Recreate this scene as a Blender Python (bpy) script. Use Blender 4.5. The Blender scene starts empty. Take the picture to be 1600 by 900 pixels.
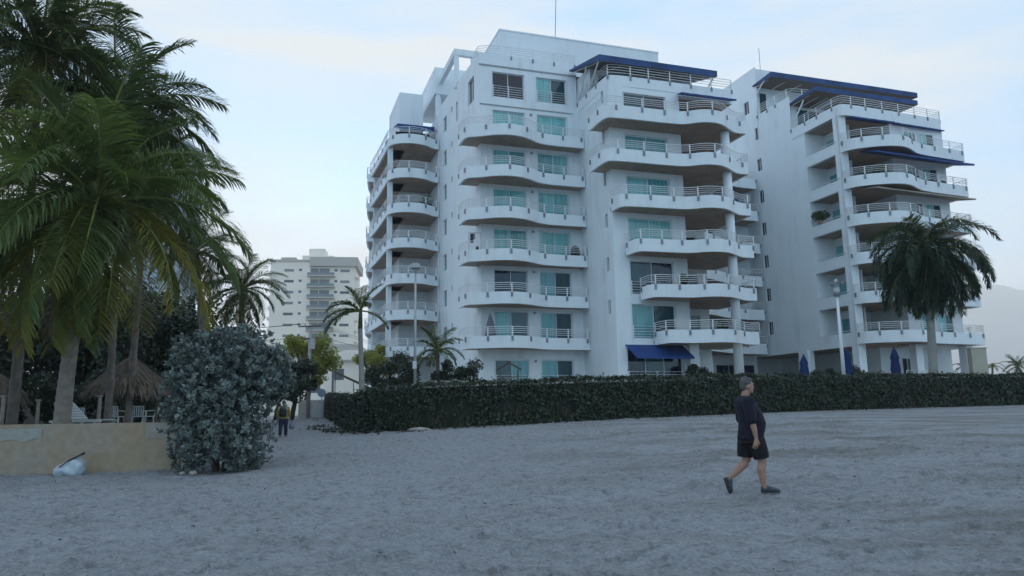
import bpy, bmesh, math, random
import numpy as np
from mathutils import Vector, Matrix
random.seed(7); rng = np.random.default_rng(7)
R = math.radians
scene = bpy.context.scene
col = scene.collection

# ------------------------------------------------------------------ camera
PITCH, ROLL, CZ = R(9.3), R(0.84), 1.6
cam = bpy.data.cameras.new("camera"); camo = bpy.data.objects.new("camera", cam); col.objects.link(camo)
cam.lens = 36 * 1180 / 1600; cam.sensor_width = 36; cam.clip_end = 20000; cam.clip_start = 0.1
camo.matrix_world = Matrix.Translation((0, 0, CZ)) @ Matrix.Rotation(R(90) + PITCH, 4, 'X') @ Matrix.Rotation(-ROLL, 4, 'Z')
scene.camera = camo

# ------------------------------------------------------------------ sky, sun, exposure
SUN_AZ, SUN_EL = R(-16.5), R(8.0)          # azimuth from +Y, towards +X positive
world = bpy.data.worlds.new("World"); scene.world = world; world.use_nodes = True
wn = world.node_tree; wn.nodes.clear()
def wnode(t, **k):
    n = wn.nodes.new(t)
    for a, b in k.items(): setattr(n, a, b)
    return n
wo = wnode('ShaderNodeOutputWorld'); bg = wnode('ShaderNodeBackground'); bg.inputs['Strength'].default_value = 0.1
sky = wnode('ShaderNodeTexSky', sky_type='NISHITA', sun_disc=False, sun_elevation=SUN_EL, sun_rotation=SUN_AZ,
            altitude=0.0, air_density=1.0, dust_density=0.42, ozone_density=3.0)
tc = wnode('ShaderNodeTexCoord'); mp = wnode('ShaderNodeMapping'); mp.inputs['Scale'].default_value = (1.0, 1.0, 4.6); mp.inputs['Location'].default_value = (5.5, 5.5, .2)
nz = wnode('ShaderNodeTexNoise'); nz.inputs['Scale'].default_value = 1.25; nz.inputs['Detail'].default_value = 7; nz.inputs['Roughness'].default_value = .58
nz.inputs['Distortion'].default_value = .25
rp = wnode('ShaderNodeValToRGB'); rp.color_ramp.elements[0].position = .40; rp.color_ramp.elements[1].position = .60
rp.color_ramp.elements[1].color = (.8, .8, .8, 1)
# thin high cloud: fixed warm tint, offset to leave the rear sky bluer
cl = wnode('ShaderNodeMix', data_type='RGBA'); cl.inputs[7].default_value = (2.45, 2.3, 2.0, 1)
wn.links.new(tc.outputs['Generated'], mp.inputs['Vector']); wn.links.new(mp.outputs[0], nz.inputs['Vector'])
wn.links.new(nz.outputs['Fac'], rp.inputs['Fac']); wn.links.new(rp.outputs['Color'], cl.inputs[0])
veil = wnode('ShaderNodeMix', data_type='RGBA'); veil.inputs[0].default_value = .72; veil.inputs[7].default_value = (.78, 1.84, 3.0, 1)   # blue wash added over the clear sky to cool the shade light
wn.links.new(sky.outputs[0], veil.inputs[6]); wn.links.new(veil.outputs[2], cl.inputs[6]); wn.links.new(cl.outputs[2], bg.inputs['Color']); wn.links.new(bg.outputs[0], wo.inputs['Surface'])

sl = bpy.data.lights.new("sun", 'SUN'); sl.energy = 2.0; sl.angle = R(0.6); sl.color = (1.0, .86, .68)
so = bpy.data.objects.new("sun", sl); col.objects.link(so)
sdir = Vector((math.sin(SUN_AZ) * math.cos(SUN_EL), math.cos(SUN_AZ) * math.cos(SUN_EL), math.sin(SUN_EL)))
so.rotation_euler = sdir.to_track_quat('Z', 'Y').to_euler(); so.location = (-60, 150, 60)
vs = scene.view_settings; vs.view_transform = 'Standard'; vs.look = 'None'; vs.exposure = 2.0; vs.gamma = 1.0
scene.cycles.max_bounces = 6; scene.cycles.volume_bounces = 3; scene.cycles.transparent_max_bounces = 8

# ------------------------------------------------------------------ helpers
F_ = 1180.0
_f = np.array([0, math.cos(PITCH), math.sin(PITCH)]); _u0 = np.array([0, -math.sin(PITCH), math.cos(PITCH)]); _r0 = np.array([1., 0, 0])
_r = _r0 * math.cos(ROLL) - _u0 * math.sin(ROLL); _u = _u0 * math.cos(ROLL) + _r0 * math.sin(ROLL)
def at(x, y, Y):
    """surveying aid: the place seen at photo pixel x, y when it stands Y metres away"""
    d = _f + _r * (x - 800) / F_ - _u * (y - 450) / F_
    return Vector((0, 0, CZ)) + Vector(d * (Y / d[1]))

def tag(o, label=None, cat=None, group=None, kind=None):
    if label: o['label'] = label
    if cat: o['category'] = cat
    if group: o['group'] = group
    if kind: o['kind'] = kind
    return o
def empty(name, loc=(0, 0, 0), rz=0, label=None, cat=None, group=None):
    o = bpy.data.objects.new(name, None); col.objects.link(o); o.location = loc; o.rotation_euler = (0, 0, rz)
    o.empty_display_size = .2
    return tag(o, label, cat, group)
def link(name, me, parent=None):
    o = bpy.data.objects.new(name, me); col.objects.link(o)
    if parent is not None: o.parent = parent
    return o

class MB:
    def __init__(s): s.v = []; s.f = []; s.m = []; s.cur = 0
    def add(s, vs, fs):
        b = len(s.v); s.v += [tuple(p) for p in vs]
        for f in fs: s.f.append(tuple(i + b for i in f)); s.m.append(s.cur)
    def box(s, x0, x1, y0, y1, z0, z1):
        s.add([(x0, y0, z0), (x1, y0, z0), (x1, y1, z0), (x0, y1, z0), (x0, y0, z1), (x1, y0, z1), (x1, y1, z1), (x0, y1, z1)],
              [(3, 2, 1, 0), (4, 5, 6, 7), (0, 1, 5, 4), (1, 2, 6, 5), (2, 3, 7, 6), (3, 0, 4, 7)])
    def obox(s, c, ax, ay, az, sx, sy, sz):
        c, ax, ay, az = Vector(c), Vector(ax), Vector(ay), Vector(az); V = []
        for dz in (-.5, .5):
            for dx, dy in ((-.5, -.5), (.5, -.5), (.5, .5), (-.5, .5)):
                V.append(c + ax * (dx * sx) + ay * (dy * sy) + az * (dz * sz))
        s.add(V, [(3, 2, 1, 0), (4, 5, 6, 7), (0, 1, 5, 4), (1, 2, 6, 5), (2, 3, 7, 6), (3, 0, 4, 7)])
    def bar(s, a, b, w, h=None):
        a, b = Vector(a), Vector(b); d = b - a; L = d.length; d = d / L
        up = Vector((0, 0, 1)) if abs(d.z) < .95 else Vector((0, 1, 0))
        y = up.cross(d).normalized(); z = d.cross(y)
        s.obox((a + b) / 2, d, y, z, L, w, h or w)
    def prism(s, poly, z0, z1):
        n = len(poly)
        s.add([(p[0], p[1], z0) for p in poly] + [(p[0], p[1], z1) for p in poly],
              [tuple(range(n))[::-1], tuple(range(n, 2 * n))] + [(i, (i + 1) % n, n + (i + 1) % n, n + i) for i in range(n)])
    def tube(s, path, rad, n=6, cap=True):
        path = [Vector(p) for p in path]; K = len(path)
        rr = rad if hasattr(rad, '__len__') else [rad] * K
        V = []; up = Vector((0, 0, 1))
        for i, p in enumerate(path):
            d = (path[min(i + 1, K - 1)] - path[max(i - 1, 0)]).normalized()
            ref = up if abs(d.z) < .9 else Vector((0, 1, 0))
            a = ref.cross(d).normalized(); b = d.cross(a)
            for k in range(n):
                t = 2 * math.pi * k / n; V.append(p + a * (math.cos(t) * rr[i]) + b * (math.sin(t) * rr[i]))
        Fc = [(i * n + k, i * n + (k + 1) % n, (i + 1) * n + (k + 1) % n, (i + 1) * n + k) for i in range(K - 1) for k in range(n)]
        if cap: Fc += [tuple(range(n))[::-1], tuple(range((K - 1) * n, K * n))]
        s.add(V, Fc)
    def loft(s, rings, cap=True):
        n = len(rings[0]); V = [p for r in rings for p in r]; K = len(rings)
        Fc = [(i * n + k, i * n + (k + 1) % n, (i + 1) * n + (k + 1) % n, (i + 1) * n + k) for i in range(K - 1) for k in range(n)]
        if cap: Fc += [tuple(range(n))[::-1], tuple(range((K - 1) * n, K * n))]
        s.add(V, Fc)
    def ball(s, c, rx, ry, rz, n=12, m=8):
        rings = []
        for j in range(1, m):
            t = math.pi * j / m
            rings.append([(c[0] + rx * math.sin(t) * math.cos(2 * math.pi * k / n), c[1] + ry * math.sin(t) * math.sin(2 * math.pi * k / n), c[2] - rz * math.cos(t)) for k in range(n)])
        s.loft(rings)
    def mesh(s, name, mats, smooth=False):
        me = bpy.data.meshes.new(name); me.from_pydata(s.v, [], s.f)
        for m in (mats if isinstance(mats, (list, tuple)) else [mats]): me.materials.append(m)
        if any(s.m): me.polygons.foreach_set('material_index', s.m)
        if smooth: me.polygons.foreach_set('use_smooth', [True] * len(s.f))
        me.update(); return me
    def build(s, name, mats, parent=None, smooth=False):
        return link(name, s.mesh(name, mats, smooth), parent)

def quads_mesh(name, V, mat, smooth=False):
    """V: (N,4,3) array of quads"""
    n = len(V); me = bpy.data.meshes.new(name)
    me.vertices.add(n * 4); me.vertices.foreach_set('co', V.reshape(-1).astype(np.float32))
    me.loops.add(n * 4); me.loops.foreach_set('vertex_index', np.arange(n * 4, dtype=np.int32))
    me.polygons.add(n); me.polygons.foreach_set('loop_start', np.arange(0, n * 4, 4, dtype=np.int32))
    me.polygons.foreach_set('loop_total', np.full(n, 4, dtype=np.int32))
    me.materials.append(mat); me.update(calc_edges=True); return me

def chaikin(pts, it=3):
    P = [np.array(p, float) for p in pts]
    for _ in range(it):
        Q = [P[0]]
        for a, b in zip(P[:-1], P[1:]): Q += [a * .75 + b * .25, a * .25 + b * .75]
        Q.append(P[-1]); P = Q
    return P
def resample(P, step):
    P = [np.array(p, float) for p in P]; L = [0]
    for a, b in zip(P[:-1], P[1:]): L.append(L[-1] + np.linalg.norm(b - a))
    n = max(2, int(round(L[-1] / step))); out = []
    for t in np.linspace(0, L[-1], n + 1):
        i = min(np.searchsorted(L, t, side='right') - 1, len(P) - 2); d = L[i + 1] - L[i]
        out.append(P[i] + (P[i + 1] - P[i]) * ((t - L[i]) / d if d > 1e-9 else 0))
    return out
def normals2(P):
    out = []
    for i in range(len(P)):
        d = P[min(i + 1, len(P) - 1)] - P[max(i - 1, 0)]; d = d / (np.linalg.norm(d) + 1e-9); out.append(np.array([d[1], -d[0]]))
    return out

# ------------------------------------------------------------------ materials
def mat(name, color, rough=.6, metal=0., var=.0, vscale=2., bump=0., bscale=20., spec=.5, island=0., trans=0., trans_col=None, color2=None, c2scale=1., c2pos=(.45, .6), coat=0.):
    m = bpy.data.materials.new(name); m.use_nodes = True; nt = m.node_tree; b = nt.nodes['Principled BSDF']
    L = nt.links.new; N = nt.nodes.new
    b.inputs['Roughness'].default_value = rough; b.inputs['Metallic'].default_value = metal
    b.inputs['Specular IOR Level'].default_value = spec; b.inputs['Coat Weight'].default_value = coat
    rgb = N('ShaderNodeRGB'); rgb.outputs[0].default_value = (*color, 1); out = rgb.outputs[0]
    tc = N('ShaderNodeTexCoord')
    if color2:
        nn = N('ShaderNodeTexNoise'); nn.inputs['Scale'].default_value = c2scale; nn.inputs['Detail'].default_value = 5
        rr = N('ShaderNodeValToRGB'); rr.color_ramp.elements[0].position, rr.color_ramp.elements[1].position = c2pos
        mx = N('ShaderNodeMix'); mx.data_type = 'RGBA'; mx.inputs[7].default_value = (*color2, 1)
        L(tc.outputs['Object'], nn.inputs['Vector']); L(nn.outputs['Fac'], rr.inputs['Fac']); L(rr.outputs['Color'], mx.inputs[0]); L(out, mx.inputs[6]); out = mx.outputs[2]
    if var:
        nn = N('ShaderNodeTexNoise'); nn.inputs['Scale'].default_value = vscale; nn.inputs['Detail'].default_value = 6
        mr = N('ShaderNodeMapRange'); mr.inputs['From Min'].default_value = .3; mr.inputs['From Max'].default_value = .7
        mr.inputs['To Min'].default_value = 1 - var; mr.inputs['To Max'].default_value = 1 + var
        hs = N('ShaderNodeHueSaturation'); L(tc.outputs['Object'], nn.inputs['Vector']); L(nn.outputs['Fac'], mr.inputs[0]); L(mr.outputs[0], hs.inputs['Value']); L(out, hs.inputs['Color']); out = hs.outputs[0]
    if island:
        ge = N('ShaderNodeNewGeometry'); mr = N('ShaderNodeMapRange'); mr.inputs['To Min'].default_value = 1 - island; mr.inputs['To Max'].default_value = 1 + island
        hs = N('ShaderNodeHueSaturation'); L(ge.outputs['Random Per Island'], mr.inputs[0]); L(mr.outputs[0], hs.inputs['Value']); L(out, hs.inputs['Color']); out = hs.outputs[0]
    L(out, b.inputs['Base Color'])
    if bump:
        nn = N('ShaderNodeTexNoise'); nn.inputs['Scale'].default_value = bscale; nn.inputs['Detail'].default_value = 5
        bp = N('ShaderNodeBump'); bp.inputs['Strength'].default_value = bump; bp.inputs['Distance'].default_value = .02
        L(tc.outputs['Object'], nn.inputs['Vector']); L(nn.outputs['Fac'], bp.inputs['Height']); L(bp.outputs[0], b.inputs['Normal'])
    if trans:
        tr = N('ShaderNodeBsdfTranslucent'); ms = N('ShaderNodeMixShader'); ms.inputs[0].default_value = trans
        if trans_col: tr.inputs['Color'].default_value = (*trans_col, 1)
        else: L(out, tr.inputs['Color'])
        L(b.outputs[0], ms.inputs[1]); L(tr.outputs[0], ms.inputs[2]); L(ms.outputs[0], nt.nodes['Material Output'].inputs['Surface'])
    return m

def streaked_paint(name, color, dirt):
    """white render with faint rain streaks and broad patchiness"""
    m = mat(name, color, rough=.75, spec=.3, bump=.15, bscale=9)
    nt = m.node_tree; b = nt.nodes['Principled BSDF']; L = nt.links.new; N = nt.nodes.new
    old = b.inputs['Base Color'].links[0].from_socket
    tc = N('ShaderNodeTexCoord'); mp = N('ShaderNodeMapping'); mp.inputs['Scale'].default_value = (1.0, 1.0, .10)
    nn = N('ShaderNodeTexNoise'); nn.inputs['Scale'].default_value = 1.1; nn.inputs['Detail'].default_value = 9; nn.inputs['Roughness'].default_value = .7
    rr = N('ShaderNodeValToRGB'); rr.color_ramp.elements[0].position = .44; rr.color_ramp.elements[1].position = .80; rr.color_ramp.elements[1].color = (1, 1, 1, 1)
    mx = N('ShaderNodeMix'); mx.data_type = 'RGBA'; mx.inputs[7].default_value = (*dirt, 1)
    L(tc.outputs['Object'], mp.inputs[0]); L(mp.outputs[0], nn.inputs['Vector']); L(nn.outputs['Fac'], rr.inputs['Fac']); L(old, mx.inputs[6])
    n2 = N('ShaderNodeTexNoise'); n2.inputs['Scale'].default_value = .45; n2.inputs['Detail'].default_value = 6; r2 = N('ShaderNodeValToRGB'); r2.color_ramp.elements[0].position = .40; r2.color_ramp.elements[1].position = .72
    ml = N('ShaderNodeMath'); ml.operation = 'MULTIPLY'; L(tc.outputs['Object'], n2.inputs['Vector']); L(n2.outputs['Fac'], r2.inputs['Fac']); L(r2.outputs['Color'], ml.inputs[0]); L(rr.outputs['Color'], ml.inputs[1]); L(ml.outputs[0], mx.inputs[0])
    L(mx.outputs[2], b.inputs['Base Color']); return m

M = {}
M['white'] = streaked_paint('white_render', (.80, .86, .90), (.53, .55, .55))
M['white_far'] = mat('white_far', (.88, .81, .70), rough=.8, var=.05, vscale=.2)
M['grey_far'] = mat('grey_far', (.50, .47, .42), rough=.8)
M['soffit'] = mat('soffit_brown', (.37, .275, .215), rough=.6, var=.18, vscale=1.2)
M['frame'] = mat('white_aluminium', (.70, .75, .78), rough=.4)
M['rail'] = mat('white_rail', (.72, .73, .75), rough=.4)
M['clamp'] = mat('grey_clamp', (.22, .24, .27), rough=.45, metal=.3)
M['blue'] = mat('blue_awning', (.008, .045, .19), rough=.7, var=.15, vscale=1.)
M['bluegrey'] = mat('faded_blue_canopy', (.022, .062, .18), rough=.75, var=.35, vscale=.8)
M['navy'] = mat('navy_canvas', (.004, .022, .115), rough=.8, var=.2, vscale=6)
M['ledge'] = mat('grey_ledge', (.35, .37, .40), rough=.8)
M['dark'] = mat('dark_interior', (.015, .016, .02), rough=.5)
def glass(name, c, r=.06, fold=0.25):
    m = mat(name, c, rough=r, spec=.6)
    nt = m.node_tree; b = nt.nodes['Principled BSDF']; L = nt.links.new; N = nt.nodes.new
    old = b.inputs['Base Color'].links[0].from_socket
    tc = N('ShaderNodeTexCoord'); mp = N('ShaderNodeMapping'); mp.inputs['Scale'].default_value = (5., 5., .25)
    nn = N('ShaderNodeTexNoise'); nn.inputs['Scale'].default_value = 1.5; nn.inputs['Detail'].default_value = 3
    mr = N('ShaderNodeMapRange'); mr.inputs['From Min'].default_value = .3; mr.inputs['From Max'].default_value = .7; mr.inputs['To Min'].default_value = 1 - fold; mr.inputs['To Max'].default_value = 1 + fold
    hs = N('ShaderNodeHueSaturation'); L(tc.outputs['Object'], mp.inputs[0]); L(mp.outputs[0], nn.inputs['Vector']); L(nn.outputs['Fac'], mr.inputs[0]); L(mr.outputs[0], hs.inputs['Value']); L(old, hs.inputs['Color']); L(hs.outputs[0], b.inputs['Base Color'])
    return m
M['teal'] = glass('teal_glass_curtained', (.19, .50, .51))
M['teal2'] = glass('teal_glass_mid', (.11, .34, .37))
M['teal3'] = glass('teal_glass_dark', (.025, .075, .095))
M['night'] = glass('dark_glass', (.006, .012, .035), fold=.5)
M['steel'] = mat('galvanised_steel', (.42, .44, .45), rough=.45, metal=.2, var=.1, vscale=3)
M['concrete'] = mat('concrete', (.38, .36, .33), rough=.85, var=.15, vscale=4, bump=.3, bscale=30)
M['plastic'] = mat('white_plastic', (.46, .49, .50), rough=.4)
M['wood'] = mat('dark_wood', (.12, .09, .07), rough=.8, var=.3, vscale=6)
M['beige'] = mat('beige_render', (.42, .40, .33), rough=.85, var=.08, vscale=1)

# foliage
M['frond'] = mat('palm_green', (.105, .150, .058), rough=.55, island=.4, trans=.32, trans_col=(.22, .30, .07), spec=.28)
M['frond_d'] = mat('palm_dark_green', (.066, .096, .046), rough=.6, island=.4, trans=.26, trans_col=(.14, .19, .05), spec=.28)
M['frond_y'] = mat('palm_yellowing', (.215, .205, .048), rough=.6, island=.35, trans=.33, trans_col=(.38, .32, .05), spec=.3)
M['frond_o'] = mat('palm_olive', (.185, .195, .055), rough=.55, island=.4, trans=.32, trans_col=(.34, .34, .07), spec=.28)
M['frond_r'] = mat('royal_palm_green', (.040, .068, .043), rough=.55, island=.5, trans=.2, trans_col=(.09, .14, .05), spec=.28)
M['frond_b'] = mat('palm_dry', (.24, .185, .11), rough=.75, island=.35, trans=.1, spec=.2)
M['rachis'] = mat('palm_rachis', (.20, .22, .06), rough=.5)
M['leaf_hedge'] = mat('hedge_leaf', (.024, .042, .019), rough=.42, island=.6, trans=.08, spec=.45, color2=(.040, .034, .016), c2scale=1.3, c2pos=(.54, .72))
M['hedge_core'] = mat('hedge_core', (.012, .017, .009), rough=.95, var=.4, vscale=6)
M['leaf_dark'] = mat('tree_leaf_dark', (.026, .042, .020), rough=.5, island=.5, trans=.12)
M['leaf_sun'] = mat('tree_leaf_sunlit_yellow', (.20, .225, .045), rough=.5, island=.4, trans=.48, trans_col=(.5, .5, .08))  # sunlit look put into the yellow-green leaf colour and translucency
M['leaf_silver'] = mat('silver_leaf', (.165, .205, .190), rough=.55, island=.38, trans=.12, spec=.35)
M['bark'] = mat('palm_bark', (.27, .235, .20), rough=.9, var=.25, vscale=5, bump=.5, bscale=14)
M['bark_m'] = mat('shaded_palm_bark', (.15, .13, .115), rough=.9, var=.3, vscale=5, bump=.5, bscale=14)  # darker copy of the palm bark, shade put into its colour
M['royal_bark'] = mat('royal_palm_bark', (.30, .29, .27), rough=.85, var=.2, vscale=3, bump=.4, bscale=10)
M['bark_d'] = mat('dark_bark', (.07, .055, .045), rough=.9, var=.3, vscale=5)
M['thatch'] = mat('thatch_straw', (.17, .13, .10), rough=.9, island=.4)
M['coconut'] = mat('coconut_husk', (.10, .11, .035), rough=.6)

# sand: grey-beige dry sand, browner damp drifts, fine grain relief
def sand_material():
    m = bpy.data.materials.new('sand'); m.use_nodes = True; nt = m.node_tree; b = nt.nodes['Principled BSDF']; L = nt.links.new; N = nt.nodes.new
    b.inputs['Roughness'].default_value = .92; b.inputs['Specular IOR Level'].default_value = .15
    tc = N('ShaderNodeTexCoord')
    def noise(sc, det, vec=None, rough=.55):
        n = N('ShaderNodeTexNoise'); n.inputs['Scale'].default_value = sc; n.inputs['Detail'].default_value = det; n.inputs['Roughness'].default_value = rough
        L(vec or tc.outputs['Object'], n.inputs['Vector']); return n.outputs['Fac']
    def ramp(s, a, bb, ca=(0, 0, 0, 1), cb=(1, 1, 1, 1)):
        r = N('ShaderNodeValToRGB'); r.color_ramp.elements[0].position = a; r.color_ramp.elements[1].position = bb
        r.color_ramp.elements[0].color = ca; r.color_ramp.elements[1].color = cb; L(s, r.inputs['Fac']); return r.outputs['Color']
    def mix(f, a, bcol, blend='MIX'):
        x = N('ShaderNodeMix'); x.data_type = 'RGBA'; x.blend_type = blend
        if hasattr(f, 'is_linked'): L(f, x.inputs[0])
        else: x.inputs[0].default_value = f
        for k, q in ((6, a), (7, bcol)):
            if hasattr(q, 'is_linked'): L(q, x.inputs[k])
            else: x.inputs[k].default_value = (*q, 1)
        return x.outputs[2]
    mp = N('ShaderNodeMapping'); mp.inputs['Scale'].default_value = (.55, 1.5, 1); mp.inputs['Rotation'].default_value = (0, 0, R(-8)); L(tc.outputs['Object'], mp.inputs[0])
    c = mix(ramp(noise(.55, 6, mp.outputs[0], .62), .40, .66), (.325, .345, .37), (.22, .225, .23))
    # brown damp drifts lie on the east side of the beach
    sx = N('ShaderNodeSeparateXYZ'); L(tc.outputs['Object'], sx.inputs[0]); mr = N('ShaderNodeMapRange'); mr.inputs['From Min'].default_value = -2; mr.inputs['From Max'].default_value = 5; L(sx.outputs['X'], mr.inputs[0])
    mpb = N('ShaderNodeMapping'); mpb.inputs['Scale'].default_value = (.22, .62, 1); mpb.inputs['Rotation'].default_value = (0, 0, R(-6)); L(tc.outputs['Object'], mpb.inputs[0])
    ml = N('ShaderNodeMath'); ml.operation = 'MULTIPLY'; L(ramp(noise(1.3, 7, mpb.outputs[0], .66), .47, .60), ml.inputs[0]); L(mr.outputs[0], ml.inputs[1])
    c = mix(ramp(noise(5.5, 5), .35, .75), c, (.36, .375, .40))
    c = mix(.5, c, mix(ramp(noise(26, 4), .3, .7), (.17, .175, .185), (.44, .455, .485)))
    mp2 = N('ShaderNodeMapping'); mp2.inputs['Scale'].default_value = (1., 1.6, 1); L(tc.outputs['Object'], mp2.inputs[0])
    c = mix(ramp(noise(5.2, 7, mp2.outputs[0], .72), .50, .64), c, mix(.55, c, (.12, .115, .11)))  # dark mottle puts the shade of pits and crevices into the colour
    c = mix(ml.outputs[0], c, mix(.48, c, (.120, .108, .078)))
    sp = ramp(noise(60, 2), .70, .76)
    c = mix(sp, c, (.10, .085, .07))
    L(c, b.inputs['Base Color'])
    bp = N('ShaderNodeBump'); bp.inputs['Strength'].default_value = 1.0; bp.inputs['Distance'].default_value = .07; L(noise(13, 7, None, .65), bp.inputs['Height'])
    bp2 = N('ShaderNodeBump'); bp2.inputs['Strength'].default_value = .35; bp2.inputs['Distance'].default_value = .006; L(noise(160, 3), bp2.inputs['Height']); L(bp.outputs[0], bp2.inputs['Normal'])
    L(bp2.outputs[0], b.inputs['Normal']); return m
M['sand'] = sand_material()

# ------------------------------------------------------------------ terrain
CP = np.array([(0, -25, -.7), (0, 0, 0), (-22, 0, 0), (22, 0, .1), (0, 7, .07), (-6, 8, .05), (6, 8, .12), (4, 12, .33), (-10, 18, .33), (-7, 18, .35), (-18, 18, .35),
               (9, 17, .66), (0, 22, .72), (-4, 24, .70), (-11, 36, .57), (-8, 28, .62), (0, 30.4, 1.11), (5.6, 32.9, 1.27), (15.5, 38.6, 1.47), (28.4, 42.7, 1.56),
               (60, 58, 1.6), (-3, 29.8, 1.03), (-16, 60, 1.42), (-13, 48, 1.05), (-60, 60, 1.4), (-45, 30, 1.), (-45, 10, .4), (22, 26, 1.0), (45, 20, 1.1), (45, 0, .3),
               (0, 62, 1.5), (-20, 100, 1.5), (30, 100, 1.5), (-100, 150, 1.5), (100, 150, 1.5), (0, 200, 1.5), (120, 60, 1.5), (-120, 60, 1.5), (0, -60, -1), (-90, -20, -.5), (90, -20, -.5)])
def _tps():
    X = CP[:, :2]; n = len(X)
    d2 = ((X[:, None] - X[None]) ** 2).sum(-1); K = np.where(d2 > 0, .5 * d2 * np.log(d2 + 1e-12), 0)
    A = np.zeros((n + 3, n + 3)); A[:n, :n] = K + np.eye(n) * .5; A[:n, n] = 1; A[:n, n + 1:] = X; A[n, :n] = 1; A[n + 1:, :n] = X.T
    return np.linalg.solve(A, np.concatenate([CP[:, 2], [0, 0, 0]]))
_w = _tps()
def terr(x, y):
    x = np.asarray(x, float); y = np.asarray(y, float); n = len(CP)
    xc, yc = np.clip(x, -150, 150), np.clip(y, -60, 210); z = _w[n] + _w[n + 1] * xc + _w[n + 2] * yc
    for i in range(n):
        d2 = (xc - CP[i, 0]) ** 2 + (yc - CP[i, 1]) ** 2; z = z + _w[i] * .5 * d2 * np.log(d2 + 1e-12)
    far = np.clip((np.hypot(x, y - 40) - 90) / 60, 0, 1)
    return z * (1 - far) + 1.45 * far
def gz(x, y): return float(terr(x, y))
def vnoise(x, y, s, seed):
    g = np.random.default_rng(seed).random((256, 256)); xs, ys = x / s, y / s
    xi, yi = np.floor(xs).astype(int), np.floor(ys).astype(int); fx, fy = xs - xi, ys - yi
    fx, fy = fx * fx * (3 - 2 * fx), fy * fy * (3 - 2 * fy); a = lambda i, j: g[(xi + i) % 256, (yi + j) % 256]
    return (a(0, 0) * (1 - fx) + a(1, 0) * fx) * (1 - fy) + (a(0, 1) * (1 - fx) + a(1, 1) * fx) * fy - .5
def make_ground():
    def half(a, step, g, end):
        out = [a]
        while out[-1] < end: step *= g; out.append(out[-1] + step)
        return out[1:]
    core = list(np.arange(-12, 12.001, .055)); xs = np.array([-q for q in half(12, .06, 1.16, 7000)][::-1] + core + half(12, .06, 1.16, 7000))
    ys = [4.]
    while ys[-1] < 36: ys.append(ys[-1] + max(.04, .0062 * ys[-1]))
    ys = np.array([4 - q for q in half(0, .06, 1.3, 300)][::-1] + ys + half(ys[-1], .25, 1.13, 9000))
    X, Y = np.meshgrid(xs, ys, indexing='ij'); Z = terr(X, Y)
    near = np.clip((34 - Y) / 8, 0, 1) * np.clip((14 - np.abs(X)) / 2, 0, 1) * np.clip((Y - 1) / 3, 0, 1)
    hum = (vnoise(X, Y, 1.7, 1) * .085 + vnoise(X + Y * .4, Y, .62, 2) * .062 + vnoise(X - Y * .3, Y, .27, 3) * .034 + vnoise(X, Y, .12, 4) * .012)
    Z += hum * near * 1.1
    rg = np.random.default_rng(5)
    for _ in range(9000):
        cx, cy = rg.uniform(-12, 12), 5 + 27 * rg.random() ** 1.3; a = rg.uniform(.06, .15); b = a * rg.uniform(.4, .8); th = rg.uniform(0, math.pi); dp = rg.uniform(.02, .055)
        i0, i1 = np.searchsorted(xs, [cx - a * 1.9, cx + a * 1.9]); j0, j1 = np.searchsorted(ys, [cy - a * 1.9, cy + a * 1.9])
        dx, dy = X[i0:i1, j0:j1] - cx, Y[i0:i1, j0:j1] - cy
        p = (dx * math.cos(th) + dy * math.sin(th)) / a; q = (-dx * math.sin(th) + dy * math.cos(th)) / b; r2 = p * p + q * q
        Z[i0:i1, j0:j1] += -dp * np.exp(-r2 * 1.6) + dp * .55 * np.exp(-(np.sqrt(r2) - 1.35) ** 2 * 9)
    for _ in range(22):                                  # trails of footprints crossing the beach
        x, y, th = rg.uniform(-11, 11), rg.uniform(6, 26), rg.choice([0, math.pi]) + rg.normal(0, .35); sd = 1
        for k in range(34):
            x += .62 * math.cos(th) + rg.normal(0, .03); y += .62 * math.sin(th) + rg.normal(0, .03); th += rg.normal(0, .05); sd = -sd
            cx, cy = x - math.sin(th) * .11 * sd, y + math.cos(th) * .11 * sd
            if not (-11.8 < cx < 11.8 and 5 < cy < 31): continue
            i0, i1 = np.searchsorted(xs, [cx - .4, cx + .4]); j0, j1 = np.searchsorted(ys, [cy - .4, cy + .4]); dx, dy = X[i0:i1, j0:j1] - cx, Y[i0:i1, j0:j1] - cy
            p = (dx * math.cos(th) + dy * math.sin(th)) / .165; q = (-dx * math.sin(th) + dy * math.cos(th)) / .075; r2 = p * p + q * q; dp = rg.uniform(.035, .06)
            Z[i0:i1, j0:j1] += -dp * np.exp(-r2 ** 1.5 * .9) + dp * .5 * np.exp(-(np.sqrt(r2) - 1.45) ** 2 * 7)
    nx, ny = len(xs), len(ys); V = np.stack([X, Y, Z], -1).reshape(-1, 3)
    ii, jj = np.meshgrid(np.arange(nx - 1), np.arange(ny - 1), indexing='ij'); k = (ii * ny + jj).reshape(-1)
    Fq = np.stack([k, k + ny, k + ny + 1, k + 1], -1)
    me = bpy.data.meshes.new('sand_ground'); me.vertices.add(len(V)); me.vertices.foreach_set('co', V.reshape(-1).astype(np.float32))
    n = len(Fq); me.loops.add(n * 4); me.loops.foreach_set('vertex_index', Fq.reshape(-1).astype(np.int32))
    me.polygons.add(n); me.polygons.foreach_set('loop_start', np.arange(0, n * 4, 4, dtype=np.int32)); me.polygons.foreach_set('loop_total', np.full(n, 4, dtype=np.int32))
    me.polygons.foreach_set('use_smooth', np.ones(n, dtype=bool)); me.materials.append(M['sand']); me.update(calc_edges=True)
    tag(link('sand_ground', me), kind='structure')
make_ground()

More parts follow.
